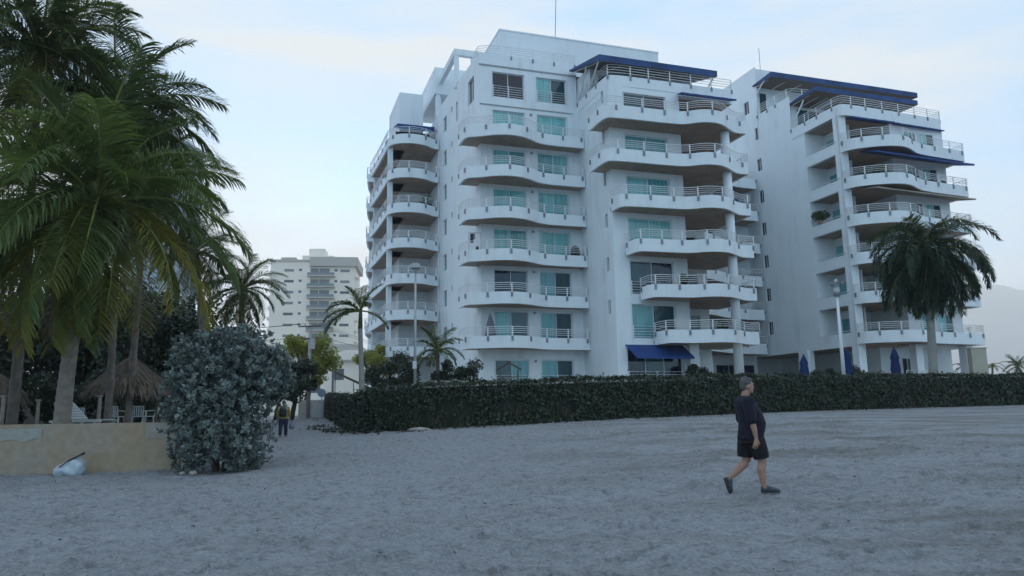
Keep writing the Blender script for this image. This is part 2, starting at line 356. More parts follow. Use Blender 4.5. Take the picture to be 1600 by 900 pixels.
# garden terrace behind the hedge (raised ground the apartments stand on)
HEDGE = [(-3.9, 29.3), (0, 30.6), (5.6, 33.0), (15.5, 38.2), (28.4, 43.2), (48, 51)]
HEDGE_L = [(-4.6, 30.0), (-8.5, 44), (-13.2, 62)]
M['lawn'] = mat('garden_grass', (.05, .075, .03), rough=.9, var=.3, vscale=2)
def make_garden():
    front = resample([(-12.6, 62), (-8.0, 44.5), (-3.5, 30.6), (0, 31.6), (5.6, 34.0), (15.5, 39.2), (28.4, 44.2), (48, 52)], 1.5)
    back = resample([(-12, 75), (-9, 72), (-5, 62), (0, 56), (10, 58), (20, 62), (32, 66), (52, 72)], 1.)
    n = len(front); back = [back[int(i * (len(back) - 1) / (n - 1))] for i in range(n)]; mb = MB(); V = []; K = 8
    for i in range(n):
        z0 = gz(*front[i]) + .35
        for k in range(K + 1):
            t = k / K; p = front[i] * (1 - t) + back[i] * t; V.append((p[0], p[1], z0 + (3.05 - z0) * min(1, t * 1.5) ** .8))
    mb.add(V, [(i * (K + 1) + k, (i + 1) * (K + 1) + k, (i + 1) * (K + 1) + k + 1, i * (K + 1) + k + 1) for i in range(n - 1) for k in range(K)])
    base = [(p[0], p[1]) for p in front]
    mb.add([(x, y, gz(x, y) - .3) for x, y in base] + [(x, y, gz(x, y) + .35) for x, y in base], [(i, i + 1, n + i + 1, n + i) for i in range(n - 1)])
    tag(mb.build('garden_lawn', M['lawn'], smooth=True), kind='structure')
    mb = MB(); mb.box(-6.5, 47, -13, 32, 2.2, 3.3); o = mb.build('building_plinth', M['concrete']); o.location = (BO[0], BO[1], 0); o.rotation_euler = (0, 0, R(18)); tag(o, kind='structure')

# ------------------------------------------------------------------ apartment buildings
BO = at(753, 590, 55.0); BO = (BO.x, BO.y)
make_garden()
zb = lambda k: 6.05 + 3.14 * (k - 2)          # underside of the floor slabs, main block
zr = lambda k: 6.42 + 3.115 * (k - 2)         # right tower
zl = lambda k: 6.33 + 3.14 * (k - 2)          # left wing
GF = 3.3

def wall(mb, p0, p1, z0, z1, holes=(), depth=.25):
    """wall sheet from p0 to p1 with recessed openings (s0, s1, za, zb); outside is to the right of p0->p1"""
    p0, p1 = np.array(p0, float), np.array(p1, float); L = np.linalg.norm(p1 - p0); d = (p1 - p0) / L; n = np.array([d[1], -d[0]])
    P = lambda s, z, o=0: (*(p0 + d * s - n * o), z)
    S = sorted({0, L, *[h[0] for h in holes], *[h[1] for h in holes]}); Zs = sorted({z0, z1, *[h[2] for h in holes], *[h[3] for h in holes]})
    for a, b in zip(S[:-1], S[1:]):
        for c, e in zip(Zs[:-1], Zs[1:]):
            if any(h[0] - 1e-6 <= a and b <= h[1] + 1e-6 and h[2] - 1e-6 <= c and e <= h[3] + 1e-6 for h in holes): continue
            mb.add([P(a, c), P(b, c), P(b, e), P(a, e)], [(0, 1, 2, 3)])
    for s0, s1, a, b in [h[:4] for h in holes]:
        for q in ([(s0, a), (s1, a)], [(s1, a), (s1, b)], [(s1, b), (s0, b)], [(s0, b), (s0, a)]):
            mb.add([P(*q[0]), P(*q[1]), P(*q[1], depth), P(*q[0], depth)], [(0, 1, 2, 3)])
def window(parent, p0, p1, s0, s1, z0, z1, kinds, depth=.16, rail=False, fw=.055, name='window'):
    """framed window in a wall opening: frame and mullions, panes as children"""
    p0, p1 = np.array(p0, float), np.array(p1, float); L = np.linalg.norm(p1 - p0); d = (p1 - p0) / L; n = np.array([d[1], -d[0]])
    D, Nn, U = (d[0], d[1], 0), (n[0], n[1], 0), (0, 0, 1)
    P = lambda s, z, o: (*(p0 + d * s - n * o), z)
    mb = MB(); W, H = s1 - s0, z1 - z0; c = (s0 + s1) / 2; k = len(kinds)
    for s in (s0 + fw / 2, s1 - fw / 2): mb.obox(P(s, (z0 + z1) / 2, depth), D, Nn, U, fw, .07, H)
    for z in (z0 + fw / 2, z1 - fw / 2): mb.obox(P(c, z, depth), D, Nn, U, W - 2 * fw, .068, fw)
    for i in range(1, k): mb.obox(P(s0 + W * i / k, (z0 + z1) / 2, depth), D, Nn, U, .05, .066, H - 2 * fw)
    # painted surround standing proud of the wall
    if W > 1.5:
        for s in (s0 - .05, s1 + .05): mb.obox(P(s, (z0 + z1) / 2, -.012), D, Nn, U, .10, .03, H + .2)
        mb.obox(P(c, z1 + .05, -.012), D, Nn, U, W, .03, .10)
    w = mb.build(name, M['frame'], parent)
    for i, kd in enumerate(kinds):
        pb = MB(); a, b = s0 + W * i / k + fw * .6, s0 + W * (i + 1) / k - fw * .6
        o = depth + .015 * (i % 2); pb.obox(P((a + b) / 2, (z0 + z1) / 2, o), D, Nn, U, b - a, .012, H - 2 * fw * .9); pb.build('pane', M[kd], w)
    if rail:
        rb = MB()
        for q in range(5): rb.tube([P(s0 + .02, z0 + .12 + q * .19, -.04), P(s1 - .02, z0 + .12 + q * .19, -.04)], .02, 5)
        for s in (s0 + .03, c, s1 - .03): rb.obox(P(s, z0 + .46, -.06), D, Nn, U, .06, .03, .95)
        rb.build('window_rail', M['rail'], w)
    return w
PK = [('teal', 'teal'), ('teal', 'teal2'), ('teal2', 'teal'), ('teal2', 'teal2'), ('teal', 'teal'), ('teal', 'teal3')]

def balcony(parent, outline, closing, z, h=.86, rail_h=.64, it=3, posts=1.75, soff=True, rails=4, floor_t=.3):
    P = resample(chaikin(outline, it), .22); N = normals2(P); K = len(P)
    mb = MB(); rings = []
    for p, n in zip(P, N):
        q = p - n * .16; rings.append([(p[0], p[1], z), (p[0], p[1], z + h), (q[0], q[1], z + h), (q[0], q[1], z)])
    mb.loft(rings); bal = mb.build('balcony', M['white'], parent)
    poly = [tuple(p - n * .155) for p, n in zip(P, N)] + list(closing)
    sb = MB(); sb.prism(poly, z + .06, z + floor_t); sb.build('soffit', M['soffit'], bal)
    if rail_h:
        rb = MB(); Q = [p + n * .02 for p, n in zip(P, N)]; zt = z + h
        for i in range(rails): rb.tube([(q[0], q[1], zt + rail_h - i * (rail_h - .06) / rails) for q in Q], .028 if i == 0 else .020, 5)
        n_ = max(2, round(K * .22 / posts))
        for j in range(n_ + 1):
            i = min(K - 2, max(1, round(j * (K - 1) / n_))); p, n = P[i], N[i]; d = (-n[1], n[0], 0)
            rb.cur = 0; rb.obox((*(p + n * .045), zt + rail_h / 2 - .05), d, (n[0], n[1], 0), (0, 0, 1), .085, .03, rail_h + .12)
            rb.cur = 1; rb.obox((*(p + n * .035), zt - .2), d, (n[0], n[1], 0), (0, 0, 1), .15, .06, .34)  # clamp below the post, its shade put into the grey colour
        rb.build('railing', [M['rail'], M['clamp']], bal)
    return bal

def awning(parent, a, b, za, out, zbot, mat_='blue', name='awning', skirt=.22):
    """sloping fabric awning from wall line a-b at height za, reaching out (vector) down to zbot"""
    a, b, out = np.array(a, float), np.array(b, float), np.array(out, float); mb = MB(); n = 12; top = []; low = []
    for i in range(n + 1):
        p = a + (b - a) * i / n; sag = -.05 * abs(math.sin(i * math.pi / n * 4)); top.append((p[0], p[1], za)); q = p + out; low.append((q[0], q[1], zbot + sag * .4))
    T2 = [(x, y, z - .05) for x, y, z in top]; L2 = [(x, y, z - skirt) for x, y, z in low]
    V = top + low + L2 + T2; m = n + 1
    mb.add(V, [(g * m + i, g * m + i + 1, ((g + 1) % 4) * m + i + 1, ((g + 1) % 4) * m + i) for g in range(4) for i in range(n)] + [(0, m, 2 * m, 3 * m), (n, n + m, n + 2 * m, n + 3 * m)])
    return mb.build(name, M[mat_], parent)

# --- main building: front block, projecting block, left wing, rear link
bld = empty('apartment_building', (BO[0], BO[1], 0), R(18), 'large white apartment building with wavy balconies and teal windows behind the hedge', 'building')
A0, A1 = (0, 0), (8.1, 0); SA0, SA1 = (-.62, 11.6), (0, 0)
holesA = []; winsA = []
for k in range(1, 9):
    zt = {1: 5.36}.get(k, 8.96 + 3.135 * (k - 2)); z0 = {1: GF + .05, 8: 25.75}.get(k, zb(k) + .32)
    for (s0, s1) in ((1.03, 3.62), (4.65, 7.18)): holesA.append((s0, s1, z0, zt)); winsA.append((k, s0, s1, z0, zt))
mb = MB(); wall(mb, A0, A1, GF, 29.25, holesA)
mb.box(0, 8.1, .0 + .26, 16, 28.6, 28.9); mb.obox((4.05, .13, 29.25), (1, 0, 0), (0, 1, 0), (0, 0, 1), 8.1, .26, .02)
fw_ = mb.build('front_wall', M['white'], bld)
mb = MB(); mb.box(-.06, 8.1, -.07, 0, 28.2, 28.3); mb.box(-.02, 7.75, -.06, 0, 24.98, 25.06); mb.build('ledge', M['ledge'], fw_)
mb = MB(); mb.tube([(7.62, -.07, 21), (7.62, -.07, 25)], .05, 6); mb.build('downpipe', M['white'], fw_)
fixed = {(8, 0): ('night', 'night'), (8, 1): ('teal', 'teal3'), (3, 0): ('night', 'teal3'), (2, 0): ('teal', 'teal3'), (1, 0): ('teal3', 'teal2'), (1, 1): ('teal2', 'teal3'), (2, 1): ('teal2', 'teal3'), (3, 1): ('teal2', 'teal3'), (7, 0): ('teal', 'teal'), (5, 0): ('teal', 'teal')}
rk = random.Random(3)
for i, (k, s0, s1, z0, zt) in enumerate(winsA): window(bld, A0, A1, s0, s1, z0, zt, fixed.get((k, i % 2)) or rk.choice(PK), rail=(k in (1, 8)))
for k in range(1, 8):
    if k == 1: zz = 5.2
    else: zz = 8.8 + 3.135 * (k - 2)
    mb = MB(); mb.box(4.06, 4.22, -.12, -.003, zz, zz + .14); mb.build('wall_light', M['clamp'], bld)
# side wall of the front block
holesS = [(8.7, 10.2, 25.9, 27.95)]
for k in range(2, 9): holesS.append((1.45, 2.45, zb(k) + 1.35, zb(k) + 2.75)); holesS.append((3.85, 4.25, zb(k) + 2.35, zb(k) + 2.85))
holesS.append((5.3, 5.8, 25.9, 27.6))
mb = MB(); wall(mb, SA0, SA1, GF, 29.25, holesS); mb.build('side_wall', M['white'], bld)
for s0, s1, a, b in holesS: window(bld, SA0, SA1, s0, s1, a, b, ('teal3', 'night') if s1 - s0 > .6 else ('night',), fw=.04)
for k in range(2, 8):
    balcony(bld, [(-1.5, .85), (-1.5, -1.2), (-.6, -1.5), (.6, -2.35), (1.9, -2.62), (3.2, -2.2), (4.5, -1.2), (8.05, -1.28)], [(8.05, .02), (0.02, .02), (-.03, .85)], zb(k))
# top parapet rail of the front block
def open_rail(parent, pts, z, h, name='railing', it=1, posts=1.9, rails=4):
    P = resample(chaikin(pts, it) if it else pts, .3); N = normals2(P); rb = MB()
    for i in range(rails): rb.tube([(p[0], p[1], z + h - i * h / rails) for p in P], .024, 5)
    n_ = max(2, round(len(P) * .3 / posts))
    for j in range(n_ + 1):
        i = min(len(P) - 1, round(j * (len(P) - 1) / n_)); p, n = P[i], N[i]
        rb.cur = 0; rb.obox((p[0], p[1], z + h / 2 - .1), (-n[1], n[0], 0), (n[0], n[1], 0), (0, 0, 1), .08, .03, h + .2)
        rb.cur = 1; rb.obox((*(p + n * .03), z - .18), (-n[1], n[0], 0), (n[0], n[1], 0), (0, 0, 1), .14, .06, .3)
    return rb.build(name, [M['rail'], M['clamp']], parent)
open_rail(bld, [(.05, 1.5), (.05, .0), (8.0, .0)], 29.25, .75, it=2)
mb = MB(); mb.box(2.6, 17.4, 3, 14, 28.9, 33.1); mb.box(2.55, 17.45, 2.95, 14.05, 33.0, 33.12); mb.build('roof_block', M['white'], bld)
# roof pergola and rear roof blocks on the left
mb = MB()
mb.box(-.55, 2.6, 6.0, 6.4, 31.85, 32.4); mb.box(-.55, -.15, 6.4, 13.4, 31.85, 32.4)
for x, y in ((-.5, 6.05), (1.0, 6.1), (-.5, 12.9)): mb.box(x, x + .38, y, y + .3, 28.9, 31.85)
mb.build('pergola', M['white'], bld)
mb = MB(); mb.box(-.9, 6, 12.2, 19.6, 30.9, 33.5); mb.box(-.75, -.35, 12.3, 12.7, 28.6, 30.9); mb.box(1.0, 6, 12.5, 19, 28.4, 30.9); mb.build('roof_block', M['white'], bld)
mb = MB(); mb.box(-3.85, -1.6, 14.2, 20.5, 25.4, 31.5); mb.build('roof_block', M['white'], bld)
mb = MB(); mb.tube([(9.45, 8, 33), (9.75, 8, 40)], .035, 5); mb.tube([(6.7, 8.4, 33), (6.7, 8.4, 34.6)], .02, 4); mb.build('antenna', M['clamp'], bld)
# solid body behind the facades
mb = MB(); mb.box(.3, 13.6, .6, 16, GF, 28.55); mb.box(8.5, 13.6, -5.3, .7, GF, 24.9); mb.build('inner_body', M['dark'], bld)

# --- left wing
mb = MB(); mb.box(-.72, 1.2, 11.62, 24, GF, 28.6)
mb.box(-3.6, -.72, 15.2, 22, GF, 25.3); mb.box(-4.75, -.72, 22.0, 28, GF, 25.6); mb.build('wing_wall', M['white'], bld)
for i, (x, y) in enumerate(((-5.15, 12.15), (-5.2, 21.2))):
    mb = MB(); mb.box(x, x + .42, y, y + .42, GF, zl(8) + .5); mb.build('pillar', M['white'], bld)
for k in range(2, 9):
    zz = zl(k)
    b_ = balcony(bld, [(-5.25, 12.6), (-5.2, 11.5), (-4.5, 10.6), (-3.2, 10.25), (-2.0, 10.5), (-1.2, 11.25), (-.75, 11.3)], [(-.72, 15.2), (-4.6, 15.2)], zz, posts=1.6)
    balcony(bld, [(-5.55, 21.4), (-5.35, 17.2), (-5.25, 12.7)], [(-3.6, 12.7), (-3.6, 21.4)], zz, it=1, posts=2.2)
    balcony(bld, [(-4.75, 27.6), (-5.25, 25.6), (-5.72, 22.7), (-5.0, 22.6)], [(-4.7, 22.6), (-4.6, 27.6)], zz, it=0, posts=1.6)
    if k < 8:
        window(bld, (-4.6, 15.18), (-.72, 15.18), 2.1, 3.6, zz + .3, zz + 2.65, rk.choice(PK), depth=.05)
        window(bld, (-3.62, 22), (-3.62, 15.2), 1.0, 4.6, zz + .3, zz + 2.6, ('teal2', 'teal3', 'teal2'), depth=.05)
    else: window(bld, (-4.6, 15.18), (-.72, 15.18), .8, 3.2, zz + .3, zz + 2.4, ('teal3', 'night'), depth=.05)
awning(bld, (-4.4, 14.1), (-1.0, 14.1), 27.95, (0, -2.3), 27.45, skirt=.5)
mb = MB(); mb.box(-4.2, -1.0, 14.15, 14.2, 25.6, 27.6); mb.build('dark_panel', M['dark'], bld)  # dark sheet below the awning, in front of the roof block

# --- projecting block B
B0, B1 = (8.1, -5.75), (13.94, -5.75)
holesB = []; wB = []
for k in range(2, 8):
    zt = {7: 24.62}.get(k, 8.92 + 3.115 * (k - 2)); z0 = {7: 22.6}.get(k, zb(k) + .45); holesB.append((1.22, 4.66, z0, zt)); wB.append((k, 1.22, 4.66, z0, zt))
holesB.append((.75, 5.1, GF + .02, 6.0))
mb = MB(); wall(mb, B0, B1, GF, 25.1, holesB, .3); wall(mb, (8.1, 0), (8.1, -5.75), GF, 25.1, [(4.5, 4.9, z, z + 1.) for z in (24.0, 20.9, 17.7, 14.6, 11.4, 8.3)], .2)
wall(mb, (13.94, -5.75), (13.94, -2.2), GF, 25.0); wall(mb, (13.94, -2.2), (17.8, -2.2), GF, 25.0, [(.6, 3.0, zb(k) + .3, zb(k) + 2.7) for k in range(1, 8) if k > 1], .2)
wall(mb, (17.8, -2.2), (17.8, 8), GF, 25.0)
bw = mb.build('projecting_wall', M['white'], bld)
for z in (24.0, 20.9, 17.7, 14.6, 11.4, 8.3): window(bld, (8.1, 0), (8.1, -5.75), 4.5, 4.9, z, z + 1., ('night',), fw=.03)
fx = {7: ('teal3', 'night'), 6: ('teal2', 'teal2'), 5: ('teal', 'teal2'), 4: ('teal', 'teal'), 3: ('teal3', 'night'), 2: ('teal2', 'teal3')}
for k, s0, s1, z0, zt in wB:
    window(bld, B0, B1, s0, s1, z0, zt, fx[k], rail=(k <= 3))
    window(bld, (13.94, -2.2), (17.8, -2.2), .6, 3.0, zb(k) + .3, zb(k) + 2.7, ('teal2', 'teal3'), depth=.1)
window(bld, B0, B1, .75, 5.1, GF + .02, 6.0, ('night', 'teal3', 'night'), depth=.25, rail=True)
starts = {7: [(6.9, -4.7), (6.9, -7.7)], 6: [(6.9, -4.7), (6.9, -7.7)], 5: [(7.95, -5.9), (7.95, -7.55)], 4: [(8.95, -5.9), (9.0, -7.7)], 3: [(9.95, -5.9), (10.0, -7.7)], 2: [(10.9, -5.9), (10.95, -7.85)]}
for k in range(2, 8):
    tail = [(12.0, -7.75), (13.1, -7.9), (14.0, -8.7), (15.4, -8.8), (16.6, -8.0), (17.6, -7.35), (18.5, -7.5), (18.5, -7.4), (18.5, -2.5)]
    s = starts[k]; closing = [(18.5, -2.15), (13.98, -2.15), (13.98, -5.73), (s[0][0] if k < 6 else 8.12, -5.73)] + ([(8.08, -4.7)] if k >= 6 else [])
    balcony(bld, s[:1] + [s[0], (s[1][0], s[1][1] + .3), (s[1][0] + .5, s[1][1])] + tail, closing, zb(k), h=.9 if k != 7 else .95)
mb = MB(); mb.tube([(16.75, -7.2, GF), (16.75, -7.2, 21.9)], .33, 20); mb.build('round_column', M['white'], bld, True)
mb = MB(); mb.box(13.4, 14.15, -6.35, -5.74, GF, 6.1); mb.build('pillar', M['white'], bld)
# roof terrace over B: parapet, rail, blue pergola roof, shade over the loggia
mb = MB(); rings = []
P = resample(chaikin([(8.07, .0), (8.07, -5.3), (8.3, -5.79), (13.0, -5.79), (18.6, -5.79)], 2), .3); N = normals2(P)
for p, n in zip(P, N):
    q = p - n * .2; rings.append([(*p, 25.1 if p[0] < 13.9 else 24.75), (*p, 25.9), (*q, 25.9), (*q, 25.1 if p[0] < 13.9 else 24.75)])
mb.loft(rings); mb.prism([tuple(p - n * .18) for p, n in zip(P, N)] + [(18.6, -2.2), (8.3, -.0)], 24.8, 25.0)
par = mb.build('terrace_parapet', M['white'], bld)
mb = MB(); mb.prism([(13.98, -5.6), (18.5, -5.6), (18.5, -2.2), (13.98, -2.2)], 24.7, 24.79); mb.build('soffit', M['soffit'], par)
open_rail(bld, [(8.07, -.2), (8.07, -5.3), (8.3, -5.79), (13.0, -5.79), (18.6, -5.79)], 25.92, .8, it=2)
awning(bld, (13.75, -5.85), (18.4, -5.85), 25.0, (-.3, -1.2), 24.6, skirt=.14)
def flat_canopy(parent, u0, u1, v0, v1, z_back, z_front, mat_, name='canopy', posts=(), beams=6, t=.5):
    mb = MB()
    mb.add([(u0, v1, z_back), (u1, v1, z_back), (u1, v0, z_front), (u0, v0, z_front), (u0, v1, z_back - .12), (u1, v1, z_back - .12), (u1, v0, z_front - t), (u0, v0, z_front - t)],
           [(0, 1, 2, 3), (4, 5, 6, 7), (3, 2, 6, 7), (0, 3, 7, 4), (1, 2, 6, 5), (0, 1, 5, 4)])
    mb.m = [0, 1, 0, 0, 0, 0]; c = mb.build(name, [M[mat_], M['wood']], parent)
    fb = MB()
    for i in range(beams):
        u = u0 + .25 + (u1 - u0 - .5) * i / (beams - 1); fb.bar((u, v1, z_back - .2), (u, v0 + .15, z_front - t + .08), .05, .07)
    fb.build('canopy_frame', M['rail'], c)
    if posts:
        for a, b in posts: pb = MB(); pb.bar(a, b, .09); pb.build('canopy_post', M['frame'], c)
    return c
flat_canopy(bld, 7.4, 17.3, -5.95, -.25, 28.6, 27.25, 'bluegrey', posts=[((8.1, -.6, 26.0), (7.5, -3.4, 27.5)), ((8.1, -2.4, 26.0), (7.5, -5.6, 26.9)), ((16.6, -5.7, 25.9), (17.2, -5.5, 26.8))])
mb = MB(); mb.box(8.2, 17.2, -2.5, 2.9, 24.9, 28.0); mb.build('terrace_room', M['white'], bld)
for i in range(3): window(bld, (8.2, -2.52), (17.2, -2.52), .6 + i * 2.9, 3.0 + i * 2.9, 25.2, 27.4, ('teal3', 'teal2'), depth=-.02)
awning(bld, (8.7, -5.76), (13.15, -5.76), 6.08, (.2, -1.25), 5.15, skirt=.12)

# --- rear link C with balconies between the projecting block and the right tower
mb = MB(); mb.box(13, 28.95, 7.6, 16, GF, 25.0); mb.build('rear_wall', M['white'], bld)
for k in range(2, 8):
    zz = zr(k)
    balcony(bld, [(18.2, 1.2), (20, 1.9), (22.0, 3.1), (24, 4.4), (26, 5.2), (28.5, 5.3), (28.6, 5.4), (28.6, 7.5)], [(28.6, 7.58), (18.2, 7.58)], zz, h=.95, posts=2.2)
    window(bld, (18, 7.58), (28.9, 7.58), 3.0, 7.2, zz + .3, zz + 2.6, ('night', 'teal3', 'teal3', 'night'), depth=-.02)
for (x, y) in ((21.0, 3.4), (25.3, 5.6)):
    mb = MB(); mb.box(x, x + .45, y, y + .45, GF, 6.5); mb.build('pillar', M['white'], bld)
window(bld, (14, 7.58), (28.9, 7.58), 5.6, 9.4, GF + .05, 5.6, ('night', 'night', 'night'), depth=-.02)
window(bld, (14, 7.58), (28.9, 7.58), 10.4, 14.6, GF + .05, 5.6, ('night', 'night', 'night'), depth=-.02)
awning(bld, (22.5, 7.4), (27.5, 7.4), zr(7) - .3, (0, -1.4), zr(7) - .9)

# --- right tower
twr = empty('apartment_building', (BO[0], BO[1], 0), R(18), 'white apartment tower with tall corner column, behind the royal palm', 'building')
RW0, RW1 = (28.9, 13), (28.9, -5.2)
holesR = []; Lr = 18.2
for k in range(2, 9):
    holesR.append((13 - 5.5, 13 - 4.8, zr(k) + 1.75, zr(k) + 2.95))
for k in range(2, 8): holesR.append((14.3, 17.75, zr(k) + .95, zr(k + 1) + .02))
holesR.append((13 - 6.95, 13 - 6.15, 29.9, 31.2))
holesG = [(3.6, 11.7, GF, 6.3), (12.95, 17.75, GF, 6.3)]
mb = MB(); wall(mb, RW0, RW1, GF, zr(8) + .95, [h for h in holesR if h[3] < 28] + holesG, .3)
wall(mb, (28.9, 13), (28.9, 4.95), zr(8) + .95, 34.1, [h for h in holesR if h[3] > 28 or h[2] > zr(8) + 1], .2)
wall(mb, (28.9, 4.95), (28.9, .3), zr(8) + .95, 29.2)
mb.box(29.2, 46, 5.2, 13, 29.0, 34.1); mb.box(29.2, 39.5, .6, 5.2, 26.0, 28.9); mb.build('side_wall', M['white'], twr)
for h in holesR:
    if h[1] - h[0] < 1: window(twr, RW0, RW1, *h[:4], ('night', 'night'), depth=.12, fw=.035)
mb = MB(); mb.box(31.0, 39.5, -1.25, 12, 6.7, 26); mb.box(33.2, 39.5, -1.25, 12, GF, 6.34); mb.box(29.2, 33.2, 9.5, 12, GF, 6.34); mb.box(34.3, 40.0, -5.2, -1.2, 6.2, zr(8)); mb.box(29.2, 31.2, 2.0, 12, 6.7, 26)
mb.build('front_wall', M['white'], twr)
mb = MB(); mb.box(29.2, 31.0, -1.3, -1.2, 6.7, zr(8)); mb.build('loggia_wall', M['white'], twr)
mb = MB(); mb.box(28.95, 29.65, -5.35, -4.65, GF, zr(8) + .1); mb.build('column', M['white'], twr)
for k in range(2, 8):
    zz = zr(k)
    c0 = [(28.92, -5.3), (29.1, -6.2), (30.3, -7.2), (31.8, -7.95), (33.2, -7.95), (34.6, -7.2), (35.6, -6.75), (40.9, -6.35), (40.95, -6.3), (40.95, -1.5)]
    balcony(twr, c0, [(39.98, -1.5), (31.0, -1.2), (29.15, -1.25), (29.15, -5.2)], zz, h=.92)
    window(twr, (34.3, -5.21), (40, -5.21), 1.25, 2.65, zz + .35, zz + 2.55, ('teal2', 'teal3'), depth=-.02)
    window(twr, (34.3, -5.21), (40, -5.21), 3.0, 4.6, zz + .35, zz + 2.55, ('teal', 'teal3'), depth=-.02)
    window(twr, (31.0, -1.26), (34.3, -1.26), .5, 2.9, zz + .35, zz + 2.55, rk.choice(PK), depth=-.02)
    mb = MB(); mb.box(31.0, 31.15, -4.1, -1.26, zz + .31, zz + 3.1); mb.build('loggia_wall', M['white'], twr); window(twr, (30.99, -1.26), (30.99, -4.1), .25, 2.75, zz + .6, zz + 2.45, rk.choice(PK), depth=.0)
    mb = MB(); mb.tube([(28.86, -1.5, zz + 1.1), (28.86, -5.0, zz + 1.1)], .03, 5); mb.build('handrail', M['rail'], twr)
# terrace on floor 8
mb = MB(); P = resample(chaikin([(28.86, .3), (28.86, -4.6), (28.95, -5.6), (29.8, -5.75), (40.0, -5.3), (40.05, -5.2), (40.05, 0)], 3), .3); N = normals2(P); rings = []
for p, n in zip(P, N):
    q = p - n * .2; rings.append([(*p, zr(8) + .02), (*p, zr(8) + .97), (*q, zr(8) + .97), (*q, zr(8) + .02)])
mb.loft(rings); mb.prism([tuple(p - n * .19) for p, n in zip(P, N)], zr(8) + .1, zr(8) + .35); mb.build('terrace_parapet', M['white'], twr)
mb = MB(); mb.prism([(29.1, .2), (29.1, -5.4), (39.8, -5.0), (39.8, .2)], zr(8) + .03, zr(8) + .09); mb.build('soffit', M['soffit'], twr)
open_rail(twr, [(28.86, .3), (28.86, -4.6), (28.95, -5.6), (29.8, -5.75), (40.0, -5.3), (40.05, -5.2), (40.05, 0)], zr(8) + .97, .72, it=3, posts=1.7)
open_rail(twr, [(28.86, 4.9), (28.86, 1.2), (29.2, .3), (33, .3)], 29.2, .85, it=3, posts=1.5)
flat_canopy(twr, 28.75, 46.0, 2.3, 5.2, 32.3, 32.45, 'bluegrey', beams=10, t=.5, posts=[((28.9, 4.9, 31.3), (28.8, 3.4, 32.1))])
flat_canopy(twr, 28.95, 40.1, -3.0, .6, 28.55, 28.75, 'bluegrey', beams=12, t=.42, posts=[((28.9, .3, 26.2), (29, -1.4, 28.1))])
for i in range(3): window(twr, (29.3, .58), (39.4, .58), .5 + i * 3.2, 3.0 + i * 3.2, 26.2, 28.2, ('teal3', 'night'), depth=-.02)
mb = MB(); mb.box(29.5, 30.2, 5.15, 5.2, 29.5, 31.6); mb.build('roof_door', M['teal3'], twr)
awning(twr, (30.0, -5.0), (34.2, -5.0), zr(8) + .02, (0, -.95), zr(8) - .12, skirt=.12); awning(twr, (34.6, -5.2), (40.0, -4.9), zr(8) + .0, (0, -.6), zr(8) - .1, skirt=.1)
awning(twr, (30.3, -5.9), (41.0, -5.3), zr(7) + .02, (.1, -1.75), zr(7) - .42, mat_='blue', skirt=.16)
M['awn_b'] = mat('faded_beige_awning', (.30, .26, .22), rough=.8); awning(twr, (30.0, -5.9), (40.9, -5.2), zr(6) + .02, (.1, -1.7), zr(6) - .28, mat_='awn_b', skirt=.12)
# ground floor of the tower
mb = MB(); mb.prism([(29.0, -5.0), (39.9, -5.0), (39.9, 12.8), (29.0, 12.8)], 6.36, 6.62); mb.build('soffit', M['soffit'], twr)
mb = MB(); mb.box(28.7, 29.4, .25, 1.4, GF, 6.4); mb.build('pillar', M['white'], twr)
for u in (34.05, 39.2):
    mb = MB(); mb.box(u, u + .7, -5.9, -5.2, GF, 6.35); mb.build('pillar', M['white'], twr)
mb = MB(); mb.box(32.7, 40.2, -3.6, -1.4, GF, 6.35); mb.build('ground_room', M['white'], twr)
window(twr, (32.7, -3.61), (40.2, -3.61), 2.1, 3.2, GF + .1, 5.5, ('night', 'teal3'), depth=-.02); window(twr, (29.4, -1.32), (32.7, -1.32), 1.3, 2.4, GF + .1, 5.5, ('night',), depth=-.02)
open_rail(twr, [(32.9, -5.9), (39.2, -5.9)], GF + .35, .7, it=0, posts=1.5)
mb = MB(); mb.tube([(31.2, 7, 34), (31.2, 7, 37.4)], .03, 5); mb.build('antenna', M['clamp'], twr)

